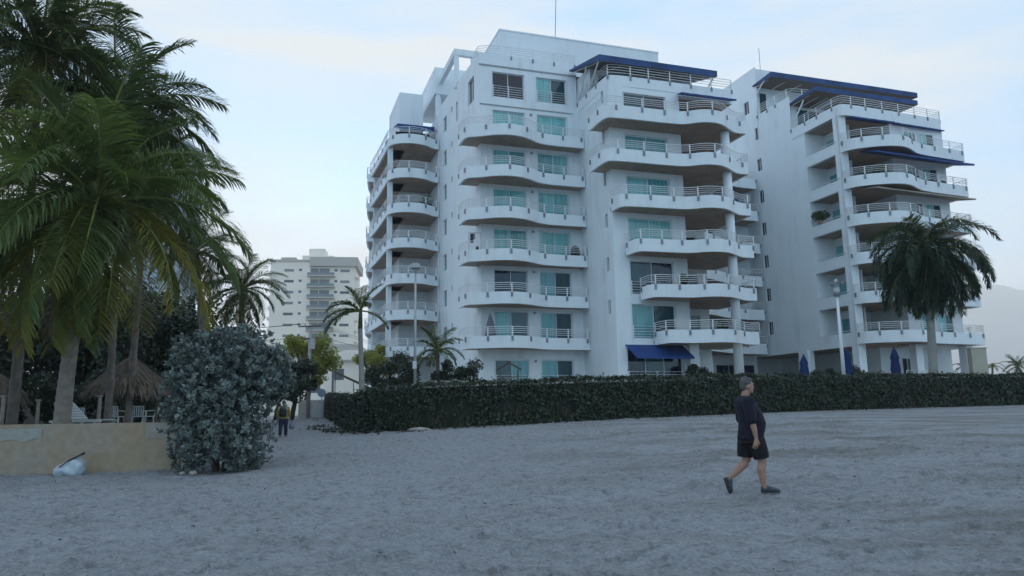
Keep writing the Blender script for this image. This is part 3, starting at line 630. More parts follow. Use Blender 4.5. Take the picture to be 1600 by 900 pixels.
# ------------------------------------------------------------------ foliage helpers
def leaf_quads(P, size, rg, up=.35, aspect=.5, outward=None, ow=.8, jit=.35):
    """one rhombic leaf per point, roughly facing outward/up"""
    n = len(P); nr = rg.normal(size=(n, 3)); nr[:, 2] += up
    if outward is not None: nr = nr * .55 + outward * ow
    nr /= np.linalg.norm(nr, axis=1, keepdims=True) + 1e-9
    t = np.cross(nr, rg.normal(size=(n, 3))); t /= np.linalg.norm(t, axis=1, keepdims=True) + 1e-9; b = np.cross(nr, t)
    s = (size * (1 + jit * rg.uniform(-1, 1, n)))[:, None]
    return np.stack([P - t * s, P - b * s * aspect + nr * s * .12, P + t * s, P + b * s * aspect + nr * s * .12], 1)
def hedge(name, line, width, height, label, dens, bare=(), seed=1):
    rg = np.random.default_rng(seed); P = resample(line, .5); N = normals2(P)
    base = empty(name, (P[0][0], P[0][1], gz(*P[0])), 0, label, 'hedge'); B = np.array([P[0][0], P[0][1], gz(*P[0])])
    mb = MB(); rings = []
    for i, (p, n) in enumerate(zip(P, N)):
        z = gz(*p) - .1; ring = []
        for (o, h) in ((.5, 0), (.52, .35), (.5, .75), (.44, .97), (-.44, .97), (-.5, .6), (-.5, 0)):
            w = p + n * (o * (width - .24) + vnoise(np.array([i * .5]), np.array([h * 3. + o]), .7, seed)[0] * .16); ring.append((w[0] - B[0], w[1] - B[1], z + .1 + h * (height - .1) - B[2]))
        rings.append(ring)
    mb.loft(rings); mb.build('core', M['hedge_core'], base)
    L = np.array(P); seg = np.linalg.norm(np.diff(L, axis=0), axis=1); cum = np.concatenate([[0], np.cumsum(seg)]); Nn = np.array(N)
    tot = int(cum[-1] * (height + width * .8 + .5) * dens); t = rg.random(tot) * cum[-1]; i = np.clip(np.searchsorted(cum, t) - 1, 0, len(L) - 2); fr = ((t - cum[i]) / seg[i])[:, None]
    p = L[i] * (1 - fr) + L[i + 1] * fr; n = Nn[i] * (1 - fr) + Nn[i + 1] * fr
    peri = rg.random(tot) * (height + width * .8 + .5); front = peri < height; back = peri > height + width * .8
    o = np.where(front, .5 * width, np.where(back, -.5 * width, (.5 - (peri - height) / width) * width)); h = np.where(front, peri, np.where(back, height * rg.random(tot), height))
    o = o + rg.normal(0, .05, tot); h = h + rg.normal(0, .045, tot) + (vnoise(t, t * .3, 1.3, seed + 3) * .16 + vnoise(t, t * .7, .35, seed + 4) * .10 + (rg.random(tot) < .03) * rg.random(tot) * .22) * (h / height)
    lump = vnoise(t, h * 1., .8, seed + 1) * .18; o = o + np.where(front, lump, 0)
    keep = np.ones(tot, bool)
    for (bt, bh, br) in bare: keep &= ~(front & (((t - bt) ** 2 / br ** 2 + (h - bh) ** 2 / (br * .75) ** 2) < 1) & (rg.random(tot) < .9))
    Q = np.concatenate([p + n * o[:, None], (terr(p[:, 0], p[:, 1]) + np.maximum(h, .03))[:, None]], 1)[keep]
    ow = np.where(front[:, None], np.concatenate([n, np.zeros((tot, 1))], 1), np.array([[0, 0, 1.]]))[keep]
    q = leaf_quads(Q - B, .06, rg, outward=ow, ow=.8, aspect=.55, jit=.55)
    tag(link('leaves', quads_mesh('leaves', q, M['leaf_hedge']), base), kind='stuff')
    if bare:
        sb = MB()
        for (bt, bh, br) in bare:
            for _ in range(11):
                tt = bt + rg.uniform(-br, br); ii = int(np.clip(np.searchsorted(cum, tt) - 1, 0, len(L) - 2)); f = (tt - cum[ii]) / seg[ii]; pp = L[ii] * (1 - f) + L[ii + 1] * f; nn = Nn[ii]
                z0 = gz(*pp); a = pp + nn * (width * .5 - .05); h0 = max(0, bh - br * .7); z1 = z0 + h0
                b2 = a + nn * rg.uniform(-.03, .07); dx = rg.uniform(-.25, .25)
                sb.tube([(a[0] - B[0], a[1] - B[1], z1 - B[2]), (b2[0] - B[0] + dx, b2[1] - B[1] + dx * .4, z1 + rg.uniform(.25, .6) - B[2])], [.012, .004], 4)
        tag(sb.build('bare_twigs', mat('bare_twig', (.10, .08, .065), rough=.9), base), kind='stuff')
    return base
# --- things on the balconies
def on_bld(u, v, z): ca, sa = math.cos(R(18)), math.sin(R(18)); return Vector((BO[0] + u * ca - v * sa, BO[1] + u * sa + v * ca, z))
def pot_plant(u, v, z, h, label, seed, spread=.5, n=420):
    rg = np.random.default_rng(seed); t = empty('potted_plant', on_bld(u, v, z), 0, label, 'plant', 'plants on the balconies')
    mb = MB(); mb.tube([(0, 0, 0), (0, 0, .4)], [.16, .22], 12); mb.build('pot', M['clay'], t)
    d = rg.normal(size=(n, 3)); d /= np.linalg.norm(d, axis=1, keepdims=True); P = d * rg.random((n, 1)) ** .5 * np.array([spread, spread, h * .45]) + np.array([0, 0, .4 + h * .42])
    tag(link('foliage', quads_mesh('foliage', leaf_quads(P, .11, rg, up=.2), M['leaf_pot']), t), kind='stuff')
M['clay'] = mat('clay_pot', (.30, .15, .09), rough=.9); M['leaf_pot'] = mat('pot_plant_leaf', (.06, .10, .035), rough=.5, island=.4, trans=.2)
pot_plant(-1.7, 12.0, zl(6) + .3, 1.7, 'leafy plant on the left wing balcony two below the top one', 1, .7)
pot_plant(29.0, -2.3, zr(5) + .95, .9, 'bushy plant spilling over the tower side opening', 2, .75, 600)
pot_plant(12.8, -7.0, zb(3) + .3, 1.3, 'small plant on the projecting balcony above the blue awning', 3, .35)
pot_plant(31.5, -6.6, zr(6) + .3, 1.6, 'dark plant under the long blue awning of the right tower', 4, .6)
pot_plant(7.3, -.7, zb(4) + .3, 1.2, 'plant at the right end of a middle curved balcony', 5, .35)
pot_plant(16.0, -6.6, zb(2) + .3, 1.4, 'plant beside the round column on the lowest projecting balcony', 6, .4)
def patio_chair(u, v, z, rz, label):
    t = empty('patio_chair', on_bld(u, v, z), R(rz), label, 'chair', 'chairs on the balconies')
    mb = MB(); mb.box(-.24, .24, -.24, .24, .42, .47); mb.build('seat', M['wood'], t); mb = MB(); mb.obox((0, .26, .72), (1, 0, 0), (0, .97, .2), (0, -.2, .97), .48, .04, .62); mb.build('backrest', M['wood'], t)
    for sx in (-.2, .2):
        for sy in (-.2, .2): mb = MB(); mb.bar((sx, sy, 0), (sx, sy, .43), .04); mb.build('leg', M['wood'], t)
patio_chair(7.4, -.65, zb(4) + .3, 40, 'dark chair at the right end of a middle curved balcony'); patio_chair(38.6, -5.85, zr(6) + .3, 200, 'dark chair on the tower balcony under the long blue awning'); patio_chair(37.4, -5.85, zr(6) + .3, 150, 'second dark chair on the tower balcony under the long blue awning, nearer the column')
patio_chair(2.0, -1.5, zb(3) + .3, 170, 'dark chair on a lower curved balcony by the open dark door')
t = empty('drying_rack', on_bld(-.7, -.7, zb(4) + .3), R(18), 'hanging laundry and rack at the left end of a curved balcony', 'laundry')
for i, (w_, h_, z_) in enumerate(((.5, .8, 1.6), (.35, .5, 1.75), (.45, .3, .9))): mb = MB(); mb.box(-.3 + i * .22, -.3 + i * .22 + w_ * .5, .02 * i, .02 * i + .03, z_ - h_ * .5, z_ + h_ * .4); mb.build('cloth', M['dark' if i != 1 else 'clamp'], t)
mb = MB(); mb.bar((-.4, 0, 2.0), (.5, 0, 2.0), .03); mb.bar((-.4, 0, 0), (-.4, 0, 2.0), .03); mb.bar((.5, 0, 0), (.5, 0, 2.0), .03); mb.build('rack', M['clamp'], t)

HLINE = chaikin([(-14.7, 62), (-9.3, 43.5), (-4.9, 29.6), (-3.2, 29.5)] + HEDGE[1:], 2)
hedge('clipped_hedge', HLINE, 1.2, 1.68, 'long dark clipped hedge bordering the sand in front of the white apartments', 330, bare=[(36.0, .55, .75), (38.2, .6, .55), (40.4, .62, .6), (35.0, .4, .4), (46.5, .3, .35), (61, .3, .4)], seed=1)

def frond_mesh(name, L, a0, droop, nl, ll, hang, seed, lmat, width=.045, fwd=.55, plume=0., dead_tip=0.):
    """feather frond along +X: stalk, then paired leaflets; a0 start elevation, droop total bend"""
    rg = np.random.default_rng(seed); K = 16; pts = [np.zeros(3)]; ang = []
    bend = rg.normal(0, .12)
    for i in range(K):
        s = (i + .5) / K; a = a0 - droop * s ** 1.25; ang.append(a); st = L / K
        pts.append(pts[-1] + st * np.array([math.cos(a), bend * s * .6, math.sin(a)]))
    pts = np.array(pts); mb = MB(); mb.cur = 1
    mb.tube([tuple(p) for p in pts[::2]], [.05 * (1 - .9 * j / 8) + .006 for j in range(len(pts[::2]))], 4)
    mb.cur = 0; V, Fc = [], []
    for j in range(nl):
        s = .14 + .86 * (j + rg.uniform(-.3, .3)) / nl; s = min(max(s, .12), .995); x = s * K; i = min(int(x), K - 1); p = pts[i] + (pts[i + 1] - pts[i]) * (x - i)
        a = ang[i]; T = np.array([math.cos(a), 0, math.sin(a)]); U = np.array([-math.sin(a), 0, math.cos(a)])
        prof = min(1, (s - .08) / .22) ** .6 * (1 - .62 * max(0, (s - .55) / .45) ** 1.5)
        for sd in (-1, 1):
            if rg.random() < .03: continue
            ln = ll * prof * rg.uniform(.85, 1.12); f = fwd + .5 * s + rg.normal(0, .06); tw = rg.normal(0, .16) + plume * rg.uniform(-1, 1)
            d = T * f + np.array([0, sd, 0]) * 1.0 + U * (.25 + tw); d /= np.linalg.norm(d); w = width * (.75 + .5 * rg.random())
            q = p.copy(); prev = None; b0 = len(V)
            for st in range(4):
                t = st / 3; ww = w * (.35 + .65 * math.sin(math.pi * min(1, .22 + t * .62))) if st < 3 else .004
                wd = np.cross(d, np.array([0, 0, 1.0])); wn_ = np.linalg.norm(wd); wd = wd / wn_ if wn_ > 1e-3 else T
                wd = wd * .8 + T * .35
                V += [tuple(q - wd * ww / 2), tuple(q + wd * ww / 2)]
                q = q + d * ln / 3; d = d + np.array([0, 0, -1]) * hang * (.25 + .55 * t) * (1 + .25 * rg.normal()); d /= np.linalg.norm(d)
            Fc += [(b0, b0 + 1, b0 + 3, b0 + 2), (b0 + 2, b0 + 3, b0 + 5, b0 + 4), (b0 + 4, b0 + 5, b0 + 7, b0 + 6)]
    mb.add(V, Fc); return mb.mesh(name, [lmat, M['rachis']])

FR = {}
def fset(key, L, ll, hang, mats_, nl=84, width=.05, plume=0., n=3, sets=None):
    """a family of fronds from upright (0) to hanging (4)"""
    sets = sets or [(R(72), R(48)), (R(48), R(72)), (R(24), R(86)), (R(-6), R(72)), (R(-38), R(46))]
    FR[key] = [[frond_mesh('frond', L * (1 - .05 * v), a0, dr, nl, ll, hang * (1 + .15 * i), 100 * i + v + hash(key) % 1, mats_[i], width, plume=plume) for v in range(n)] for i, (a0, dr) in enumerate(sets)]
fset('coco', 4.7, 1.25, .95, [M['frond_d'], M['frond'], M['frond'], M['frond'], M['frond_y']], nl=88, width=.05)
fset('coco_dark', 4.2, 1.1, .8, [M['frond_d']] * 5, nl=80, width=.05)  # rear palms: their shade is put into a darker frond colour
fset('royal', 4.9, .9, .8, [M['frond_d'], M['frond_r'], M['frond_r'], M['frond_r'], M['frond_r']], nl=96, width=.07, plume=.6, sets=[(R(72), R(115)), (R(50), R(125)), (R(28), R(122)), (R(4), R(100)), (R(-28), R(66))])
fset('small', 2.2, .55, .7, [M['frond_d'], M['frond_d'], M['frond_d'], M['frond_d'], M['frond_d']], nl=54, width=.045)
FR['yellow'] = [frond_mesh('frond', 4.3, R(-30), R(52), 84, 1.1, .8, 77 + i, M['frond_y'], .05) for i in range(3)]
FR['hang'] = [frond_mesh('frond', 5.0, R(-14), R(72), 88, 1.2, .9, 177 + i, M[('frond', 'frond_o', 'frond_y')[i]], .055) for i in range(3)]
FR['dry'] = [frond_mesh('frond', 3.2, R(-55), R(30), 60, .7, 1.2, 87 + i, M['frond_b'], .035) for i in range(2)]

def palm(name, base, top, r0, r1, key, fronds, label, seed, group=None, scale=.95, nuts=0, shaft=False, extra=(), rings_=True, lean=.5):
    """base, top: world points; fronds: list (tier, count); extra: explicit (mesh list, azimuth, pitch, scale)"""
    rg = random.Random(seed); base, top = Vector(base), Vector(top)
    t = empty(name, base, 0, label, 'palm tree', group)
    mb = MB(); K = 60; path = []; rad = []
    for i in range(K + 1):
        s = i / K; p = Vector(((top.x - base.x) * s ** (1 + lean), (top.y - base.y) * s, (top.z - base.z) * s)); path.append(p)
        r = r1 + (r0 - r1) * (1 - s) ** 1.6; rad.append(r * (1 + (.045 if i % 2 else -.03) * (1 if rings_ else 0)))
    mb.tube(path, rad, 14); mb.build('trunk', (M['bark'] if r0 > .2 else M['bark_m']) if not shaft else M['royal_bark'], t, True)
    c = path[-1]
    if shaft: mb = MB(); mb.tube([c - Vector((0, 0, .05)), c + Vector((0, 0, .7)), c + Vector((0, 0, 1.1))], [r1 * 1.05, r1 * .85, r1 * .4], 12); mb.build('crown_shaft', M['frond'], t, True); c = c + Vector((0, 0, .9))
    else:
        mb = MB(); mb.ball(c, r1 * 1.5, r1 * 1.5, r1 * 2.2, 10, 6); mb.build('crown_heart', M['frond_b'], t, True)
    for tier, n in fronds:
        off = rg.uniform(0, 6.28)
        for j in range(n):
            me = rg.choice(FR[key][tier]); o = link('frond', me, t); o.location = c + Vector((0, 0, rg.uniform(-.12, .1)))
            o.rotation_euler = (rg.uniform(-.25, .25), rg.uniform(-.14, .14), off + (j + rg.uniform(-.28, .28)) * 2 * math.pi / n); o.scale = [scale * rg.uniform(.86, 1.1)] * 3
    for me, az, pi_, sc in extra:
        o = link('frond', me, t); o.location = c; o.rotation_euler = (rg.uniform(-.15, .15), R(pi_), R(az)); o.scale = [sc] * 3
    if nuts:
        nb = MB()
        for j in range(nuts):
            a = rg.uniform(0, 6.28); nb.ball((c.x + math.cos(a) * .34, c.y + math.sin(a) * .34, c.z - .35 - rg.uniform(0, .3)), .13, .13, .16, 8, 6)
        nb.build('coconut', M['coconut'], t, True)
    return t

# ------------------------------------------------------------------ left terrace
TZ = 1.2
def make_terrace():
    wy = 18.0
    # retaining wall with render patches
    M['wallpaint'] = mat('peeling_ochre_paint', (.335, .262, .175), rough=.9, color2=(.315, .275, .22), c2scale=.9, c2pos=(.36, .64), var=.13, vscale=5, bump=.5, bscale=12)
    zt = 1.475; x1 = at(274, 700, wy).x; w = empty('retaining_wall', (x1 - 7, wy, 0), 0, 'low ochre retaining wall of the palm terrace, paint peeling', 'wall')
    mb = MB(); mb.add([(-9, 0, -.2), (7, 0, -.2), (7, 0, zt), (-9, 0, zt - .03), (-9, .35, -.2), (7, .35, -.2), (7, .35, zt), (-9, .35, zt - .03)], [(0, 1, 2, 3), (4, 5, 6, 7), (3, 2, 6, 7), (1, 5, 6, 2), (0, 4, 7, 3)])
    mb.add([(7, .352, -.2), (-2.2, 20, -.2), (-2.2, 20, zt - .01), (7, .352, zt - .01), (6.65, .352, -.2), (-2.6, 20, -.2), (-2.6, 20, zt - .01), (6.65, .352, zt - .01)], [(0, 1, 2, 3), (4, 5, 6, 7), (3, 2, 6, 7)]); mb.build('wall_face', M['wallpaint'], w)
    M['patch'] = mat('pale_blue_plaster', (.325, .32, .295), rough=.85, var=.12, vscale=6); M['patch2'] = mat('grey_plaster', (.31, .29, .25), rough=.9, var=.15, vscale=4)
    mb = MB(); p = at(-30, 672, wy).x - (x1 - 7); q = at(66, 672, wy).x - (x1 - 7)
    n = 14; up = [(p + (q - p) * i / n, zt - .10 + .01 * math.sin(i * 2.1)) for i in range(n + 1)]; dn = [(p + (q - p) * i / n, zt - .37 + .05 * math.sin(i * 1.1) * (1 if i > 8 else .3)) for i in range(n + 1)]
    mb.add([(x, -.014, z) for x, z in up] + [(x, -.010, z) for x, z in dn], [(i, i + 1, n + 2 + i, n + 1 + i) for i in range(n)]); mb.build('plaster_patch', M['patch'], w)
    mb = MB(); mb.box(6.3, 6.98, -.012, -.002, zt - .36, zt - .03); mb.build('plaster_patch', M['patch2'], w)
    mb = MB(); mb.prism([(-45, wy + .36), (x1 - .3, wy + .36), (x1 - 9.4, wy + 20), (-16.5, 50), (-45, 50)], .2, TZ); M['tfloor'] = mat('terrace_sand', (.20, .175, .15), rough=.95, var=.25, vscale=1.5)
    tag(mb.build('terrace_ground', M['tfloor']), kind='structure')
make_terrace()
CG = 'coconut palms on the terrace'
Y_ = [(FR['yellow'][0], -78, 4, 1.0), (FR['yellow'][1], -112, 0, 1.0), (FR['yellow'][2], -40, 2, 1.05)]
b = at(97, 662, 21); palm('coconut_palm', (b.x, 21, TZ), at(152, 312, 20.6), .225, .15, 'coco', [(0, 5), (1, 8), (2, 9), (3, 8)], 'near coconut palm with leaning pale trunk and yellowing fronds over the terrace wall', 11, CG, 1.0, nuts=8,
     extra=[(FR['yellow'][0], -72, 6, .95), (FR['yellow'][1], -118, 2, 1.0), (FR['yellow'][2], -38, 8, 1.05), (FR['dry'][0], -95, 10, .9), (FR['coco'][3][0], -58, 0, 1.05), (FR['coco'][3][1], -150, 4, 1.05), (FR['coco'][2][2], 180, 6, 1.0), (FR['dry'][1], -20, 0, .9)] + [(FR['hang'][i % 3], az, rp_, 1.0) for i, (az, rp_) in enumerate([(-88, 6), (-66, -4), (-108, 0), (-132, -6), (-46, 4), (-22, 0), (-158, 2), (172, 0), (6, 4), (-76, 14), (-98, 16), (-55, 14), (-125, 12), (-84, 22), (-112, 22), (-62, 22)])] + [(FR['dry'][0], -70, 14, 1.25), (FR['dry'][1], -120, 12, 1.25), (FR['yellow'][1], -88, 18, 1.0)])
b = at(18, 662, 24); palm('coconut_palm', (b.x, 24, TZ), at(62, 78, 24.5), .17, .12, 'coco_dark', [(0, 5), (1, 9), (2, 10), (3, 10), (4, 4)], 'tallest coconut palm at the left edge, crown cut by the top of the picture', 12, CG, 1.0, nuts=5, extra=[(FR['hang'][i % 3], az, p_, 1.0) for i, (az, p_) in enumerate([(-90, 4), (-60, 8), (-120, 0)])] + [(FR['yellow'][0], -80, 10, .9), (FR['dry'][0], -60, 8, 1.0), (FR['dry'][1], -130, 8, 1.0)])
b = at(168, 655, 25); palm('coconut_palm', (b.x, 25, TZ), at(186, 178, 25.5), .12, .10, 'coco_dark', [(0, 5), (1, 9), (2, 10), (3, 10), (4, 4)], 'coconut palm behind the leaning one, crown between the tallest palm and the sky', 13, CG, 1.0, nuts=5, extra=[(FR['hang'][i % 3], az, p_, 1.0) for i, (az, p_) in enumerate([(-90, 4), (-60, 8), (-120, 0)])] + [(FR['yellow'][0], -80, 10, .9), (FR['dry'][0], -60, 8, 1.0), (FR['dry'][1], -130, 8, 1.0)])
b = at(199, 655, 27); palm('coconut_palm', (b.x, 27, TZ), at(226, 292, 28), .12, .10, 'coco_dark', [(0, 5), (1, 9), (2, 10), (3, 10), (4, 4)], 'coconut palm whose trunk rises through the thatched shade, crown over the silvery shrub', 14, CG, .88, extra=[(FR['hang'][i % 3], az, p_, 1.0) for i, (az, p_) in enumerate([(-90, 4), (-60, 8), (-120, 0)])] + [(FR['yellow'][0], -80, 10, .9), (FR['dry'][0], -60, 8, 1.0), (FR['dry'][1], -130, 8, 1.0)])
b = at(375, 640, 40); palm('coconut_palm', (b.x, 40, 1.0), at(378, 452, 40), .2, .14, 'coco_dark', [(0, 6), (1, 8), (2, 8), (3, 7), (4, 4)], 'shorter coconut palm rising behind the silvery shrub', 15, CG, .64,
     extra=[(FR['yellow'][0], -60, 8, .5), (FR['yellow'][1], -130, 12, .5), (FR['yellow'][2], -90, 14, .5), (FR['hang'][0], -30, 0, .5), (FR['hang'][1], -150, 0, .5)])
b = at(-70, 662, 22); palm('coconut_palm', (b.x, 22, TZ), at(-70, 330, 22), .28, .17, 'coco', [(0, 5), (1, 9), (2, 10), (3, 10), (4, 4)], 'coconut palm outside the left edge, only frond tips in view', 16, CG, 1.0)
b = at(320, 650, 33); palm('coconut_palm', (b.x, 33, TZ), at(306, 395, 33), .16, .12, 'coco_dark', [(0, 4), (1, 7), (2, 8), (3, 8), (4, 4)], 'dark coconut palm between the thatched shade and the shorter palm', 17, CG, .62)

def broadleaf(name, base, h, rx, rz, nclump, nleaf, lsize, lmat, label, seed, group=None, cat='tree', trunk=True, zc=None, spread=.42, gap=.0):
    rg = np.random.default_rng(seed); base = Vector(base); t = empty(name, base, 0, label, cat, group)
    zc = zc if zc is not None else h - rz
    C = []
    while len(C) < nclump:
        p = rg.uniform(-1, 1, 3)
        if .25 < np.linalg.norm(p) < 1: C.append(p * np.array([rx, rx, rz]) * rg.uniform(.75, 1.05) + np.array([0, 0, zc]))
    C = np.array(C); per = nleaf // nclump; cr = spread * (rx + rz) / 2 * rg.uniform(.6, 1.15, nclump)
    d = rg.normal(size=(nclump, per, 3)); d /= np.linalg.norm(d, axis=2, keepdims=True); r = rg.random((nclump, per, 1)) ** .45
    P = (C[:, None] + d * r * cr[:, None, None] * np.array([1, 1, .75])).reshape(-1, 3); P = P[P[:, 2] > .08]
    ow = (P - np.array([0, 0, zc * .6])); ow /= np.linalg.norm(ow, axis=1, keepdims=True) + 1e-9
    tag(link('crown', quads_mesh('crown', leaf_quads(P, lsize, rg, outward=ow, ow=.45, aspect=.48), lmat), t), kind='stuff')
    if trunk:
        mb = MB(); r0 = .035 * h + .05; mb.tube([(0, 0, -.1), (.05 * h, .02 * h, zc * .45), (.02 * h, 0, zc)], [r0, r0 * .75, r0 * .4], 9)
        for c in C[: min(9, nclump)]: mb.tube([(.03 * h, .01 * h, zc * .5), tuple(c * np.array([.5, .5, .8])), tuple(c)], [r0 * .5, r0 * .3, r0 * .08], 6)
        mb.build('trunk', M['bark_d'], t, True)
    return t
TG = 'dark trees behind the terrace'
for i, (px, Y, h, rx, rz, lab) in enumerate([(-40, 36, 8.5, 4.2, 3.6, 'dark leafy tree at the left edge behind the terrace palms'), (80, 40, 8.8, 4.0, 3.8, 'dark leafy tree behind the near leaning palm'),
        (175, 38, 7.6, 3.6, 3.4, 'dark leafy tree behind the thatched shade'), (262, 42, 7.6, 3.8, 3.4, 'dark leafy tree between the thatched shade and the silvery shrub'), (345, 46, 6.6, 3.2, 3.0, 'dark leafy tree showing behind the silvery shrub')]):
    b = at(px, 650, Y); broadleaf('leafy_tree', (b.x, Y, TZ if px < 330 else gz(b.x, Y)), h, rx, rz, 46, 15000, .13, M['leaf_dark'], lab, 30 + i, TG)
# boundary shrubs that close the terrace at the back
for i, px in enumerate((-60, 10, 75, 140, 205, 262, 318)):
    b = at(px, 650, 34); broadleaf('garden_shrub', (b.x, 34 + (i % 2), TZ), 2.9, 1.5, 1.5, 16, 4200, .10, M['leaf_dark'],
        ['dark shrub at the terrace back, leftmost', 'dark shrub at the terrace back behind the tallest palm trunk', 'dark shrub at the terrace back left of the leaning trunk', 'dark shrub at the terrace back behind the sun lounger', 'dark shrub at the terrace back behind the white chairs', 'dark shrub at the terrace back right of the chairs', 'dark shrub at the terrace back, rightmost'][i], 50 + i, 'shrubs along the back of the terrace', 'shrub', trunk=False, zc=1.3)

mb = MB(); mb.box(-22, 12, 0, .25, 0, 2.3); o = mb.build('low_wall', mat('added_dark_wall', (.08, .07, .065), rough=.9, var=.3, vscale=1.)); o.location = (-30, 48, TZ); tag(o, 'added dark wall hiding bright sky gaps behind the palm terrace', 'wall')  # wall added to block bright sky gaps under the terrace trees
# silvery shrub at the end of the wall
def silver_shrub():
    rg = np.random.default_rng(9); c = at(348, 640, 17.9); base = Vector((c.x, 17.9, gz(c.x, 17.9))); t = empty('silver_shrub', base, 0, 'big silvery grey-green shrub at the end of the ochre wall', 'shrub')
    lobes = [(-.35, 0, 2.45, 1.05, .95), (.45, .1, 2.5, 1.0, .9), (0, -.1, 1.75, 1.3, .95), (.9, .1, 2.05, .72, .7), (-.95, .15, 1.8, .6, .8), (-.2, -.25, 1.0, 1.05, .85), (.35, -.2, .75, .95, .75), (.55, -.1, .35, .6, .45), (-.55, -.1, .45, .6, .5), (.1, .2, 2.85, .8, .55), (-.7, .2, 2.6, .55, .6), (1.2, .1, 2.35, .4, .45), (-.1, .3, 1.6, 1.2, 1.2)]
    Q = []
    for (x, y, z, r, rz) in lobes:
        n = int(210 * r * rz) + 35; d = rg.normal(size=(n, 3)); d /= np.linalg.norm(d, axis=1, keepdims=True)
        C = d * np.array([r, r * .9, rz]) * (rg.random((n, 1)) ** .22) * rg.uniform(.86, 1.08, (n, 1)) + np.array([x, y, z])
        for cc, dd in zip(C, d):
            if cc[2] < .06: continue
            k = 17; ax = dd * .7 + np.array([0, 0, .55]) + rg.normal(0, .25, 3); ax /= np.linalg.norm(ax)
            a = rg.normal(size=(k, 3)); a -= (a @ ax)[:, None] * ax; a /= np.linalg.norm(a, axis=1, keepdims=True); lift = rg.uniform(.1, 1.3, (k, 1))
            dr = a + ax * lift; dr /= np.linalg.norm(dr, axis=1, keepdims=True); sd = np.cross(dr, ax + rg.normal(0, .3, (k, 3))); sd /= np.linalg.norm(sd, axis=1, keepdims=True) + 1e-9
            ln = rg.uniform(.055, .135, (k, 1)); o = cc + ax * rg.uniform(-.07, .05, (k, 1)); Q.append(np.stack([o, o + dr * ln * .55 + sd * ln * .24, o + dr * ln, o + dr * ln * .55 - sd * ln * .24], 1))
    tag(link('foliage', quads_mesh('foliage', np.concatenate(Q), M['leaf_silver']), t), kind='stuff')
    mb = MB()
    for i in range(12):
        a = rg.uniform(0, 6.28); mb.tube([(.12 * math.cos(a), .12 * math.sin(a), -.05), (.5 * math.cos(a), .4 * math.sin(a), 1.0), (.9 * math.cos(a), .6 * math.sin(a), 2.2 + rg.uniform(-.3, .4))], [.04, .028, .012], 5)
    mb.build('stem', M['bark_d'], t)
silver_shrub()

# thatched shades
def palapa(px, Y, zc, r, label, seed):
    rg = np.random.default_rng(seed); c = at(px, 640, Y); t = empty('thatched_shade', (c.x, Y, TZ), 0, label, 'sunshade', 'thatched sunshades on the terrace'); h = zc - TZ
    mb = MB(); mb.tube([(0, 0, 0), (0, 0, h)], .09, 8); mb.build('post', M['wood'], t)
    n = 3600; u = rg.random(n) ** .6; a = rg.uniform(0, 6.28, n); rr = r * u; z = h - .25 - (h * .0 + 1.05) * u ** 1.1 * (r / 1.3) + rg.normal(0, .03, n)
    P = np.stack([rr * np.cos(a), rr * np.sin(a), z], 1); d = np.stack([np.cos(a) * .72, np.sin(a) * .72, -.62 - .5 * (u > .88)], 1) + rg.normal(0, .12, (n, 3)); s = np.stack([-np.sin(a), np.cos(a), 0 * a], 1) + rg.normal(0, .15, (n, 3)); ln = rg.uniform(.25, .5, (n, 1)); w = .022
    q = np.stack([P - s * w, P + s * w, P + s * w * .5 + d * ln, P - s * w * .5 + d * ln], 1)
    tag(link('thatch', quads_mesh('thatch', q, M['thatch']), t), kind='stuff')
    mb = MB(); ring = lambda f, zz: [(r * f * math.cos(k * .3927), r * f * math.sin(k * .3927), zz) for k in range(16)]
    mb.loft([ring(.98, h - 1.35 * r / 1.3), ring(.5, h - .75 * r / 1.3), ring(.05, h - .22)]); mb.build('thatch_base', M['wood'], t)
    for k in range(4): 
        mb = MB(); a = k * 1.571 + .5; mb.tube([(r * .72 * math.cos(a), r * .72 * math.sin(a), 0), (r * .72 * math.cos(a), r * .72 * math.sin(a), h - .95)], .05, 6); mb.build('post', M['wood'], t)
palapa(200, 28, 4.05, 1.32, 'thatched palm sunshade over the white chairs on the terrace', 3)
palapa(-18, 27, 3.6, 1.0, 'thatched sunshade cut off by the left edge', 4)

# white plastic chairs and lounger
def chair(px, Y, rz, label):
    c = at(px, 650, Y); t = empty('plastic_chair', (c.x, Y, TZ), R(rz), label, 'chair', 'white plastic chairs under the thatched shade')
    mb = MB(); mb.box(-.23, .23, -.22, .22, .41, .445); mb.build('seat', M['plastic'], t)
    mb = MB()
    for i in range(6): x = -.19 + i * .076; mb.bar((x, .21, .44), (x * 1.1, .31, .84 - .04 * abs(i - 2.5) / 2.5), .045, .02)
    mb.bar((-.23, .31, .83), (.23, .31, .83), .05, .03); mb.build('backrest', M['plastic'], t)
    for sx in (-1, 1):
        mb = MB(); mb.bar((sx * .24, -.2, .64), (sx * .24, .27, .66), .05, .025); mb.bar((sx * .24, -.2, .43), (sx * .24, -.2, .64), .04, .03); mb.build('armrest', M['plastic'], t)
        for sy in (-1, 1): mb = MB(); mb.bar((sx * .2, sy * .19, .42), (sx * .25, sy * .24, 0), .05, .035); mb.build('leg', M['plastic'], t)
chair(120, 33, 20, 'white plastic chair behind the lounger in the terrace shade'); chair(182, 30.5, 175, 'white plastic chair beside the right trunk under the thatched shade, facing the beach')
chair(216, 31, 200, 'second white plastic chair from the right under the thatched shade'); chair(234, 30.7, -80, 'rightmost white plastic chair, turned sideways by the thatched shade')
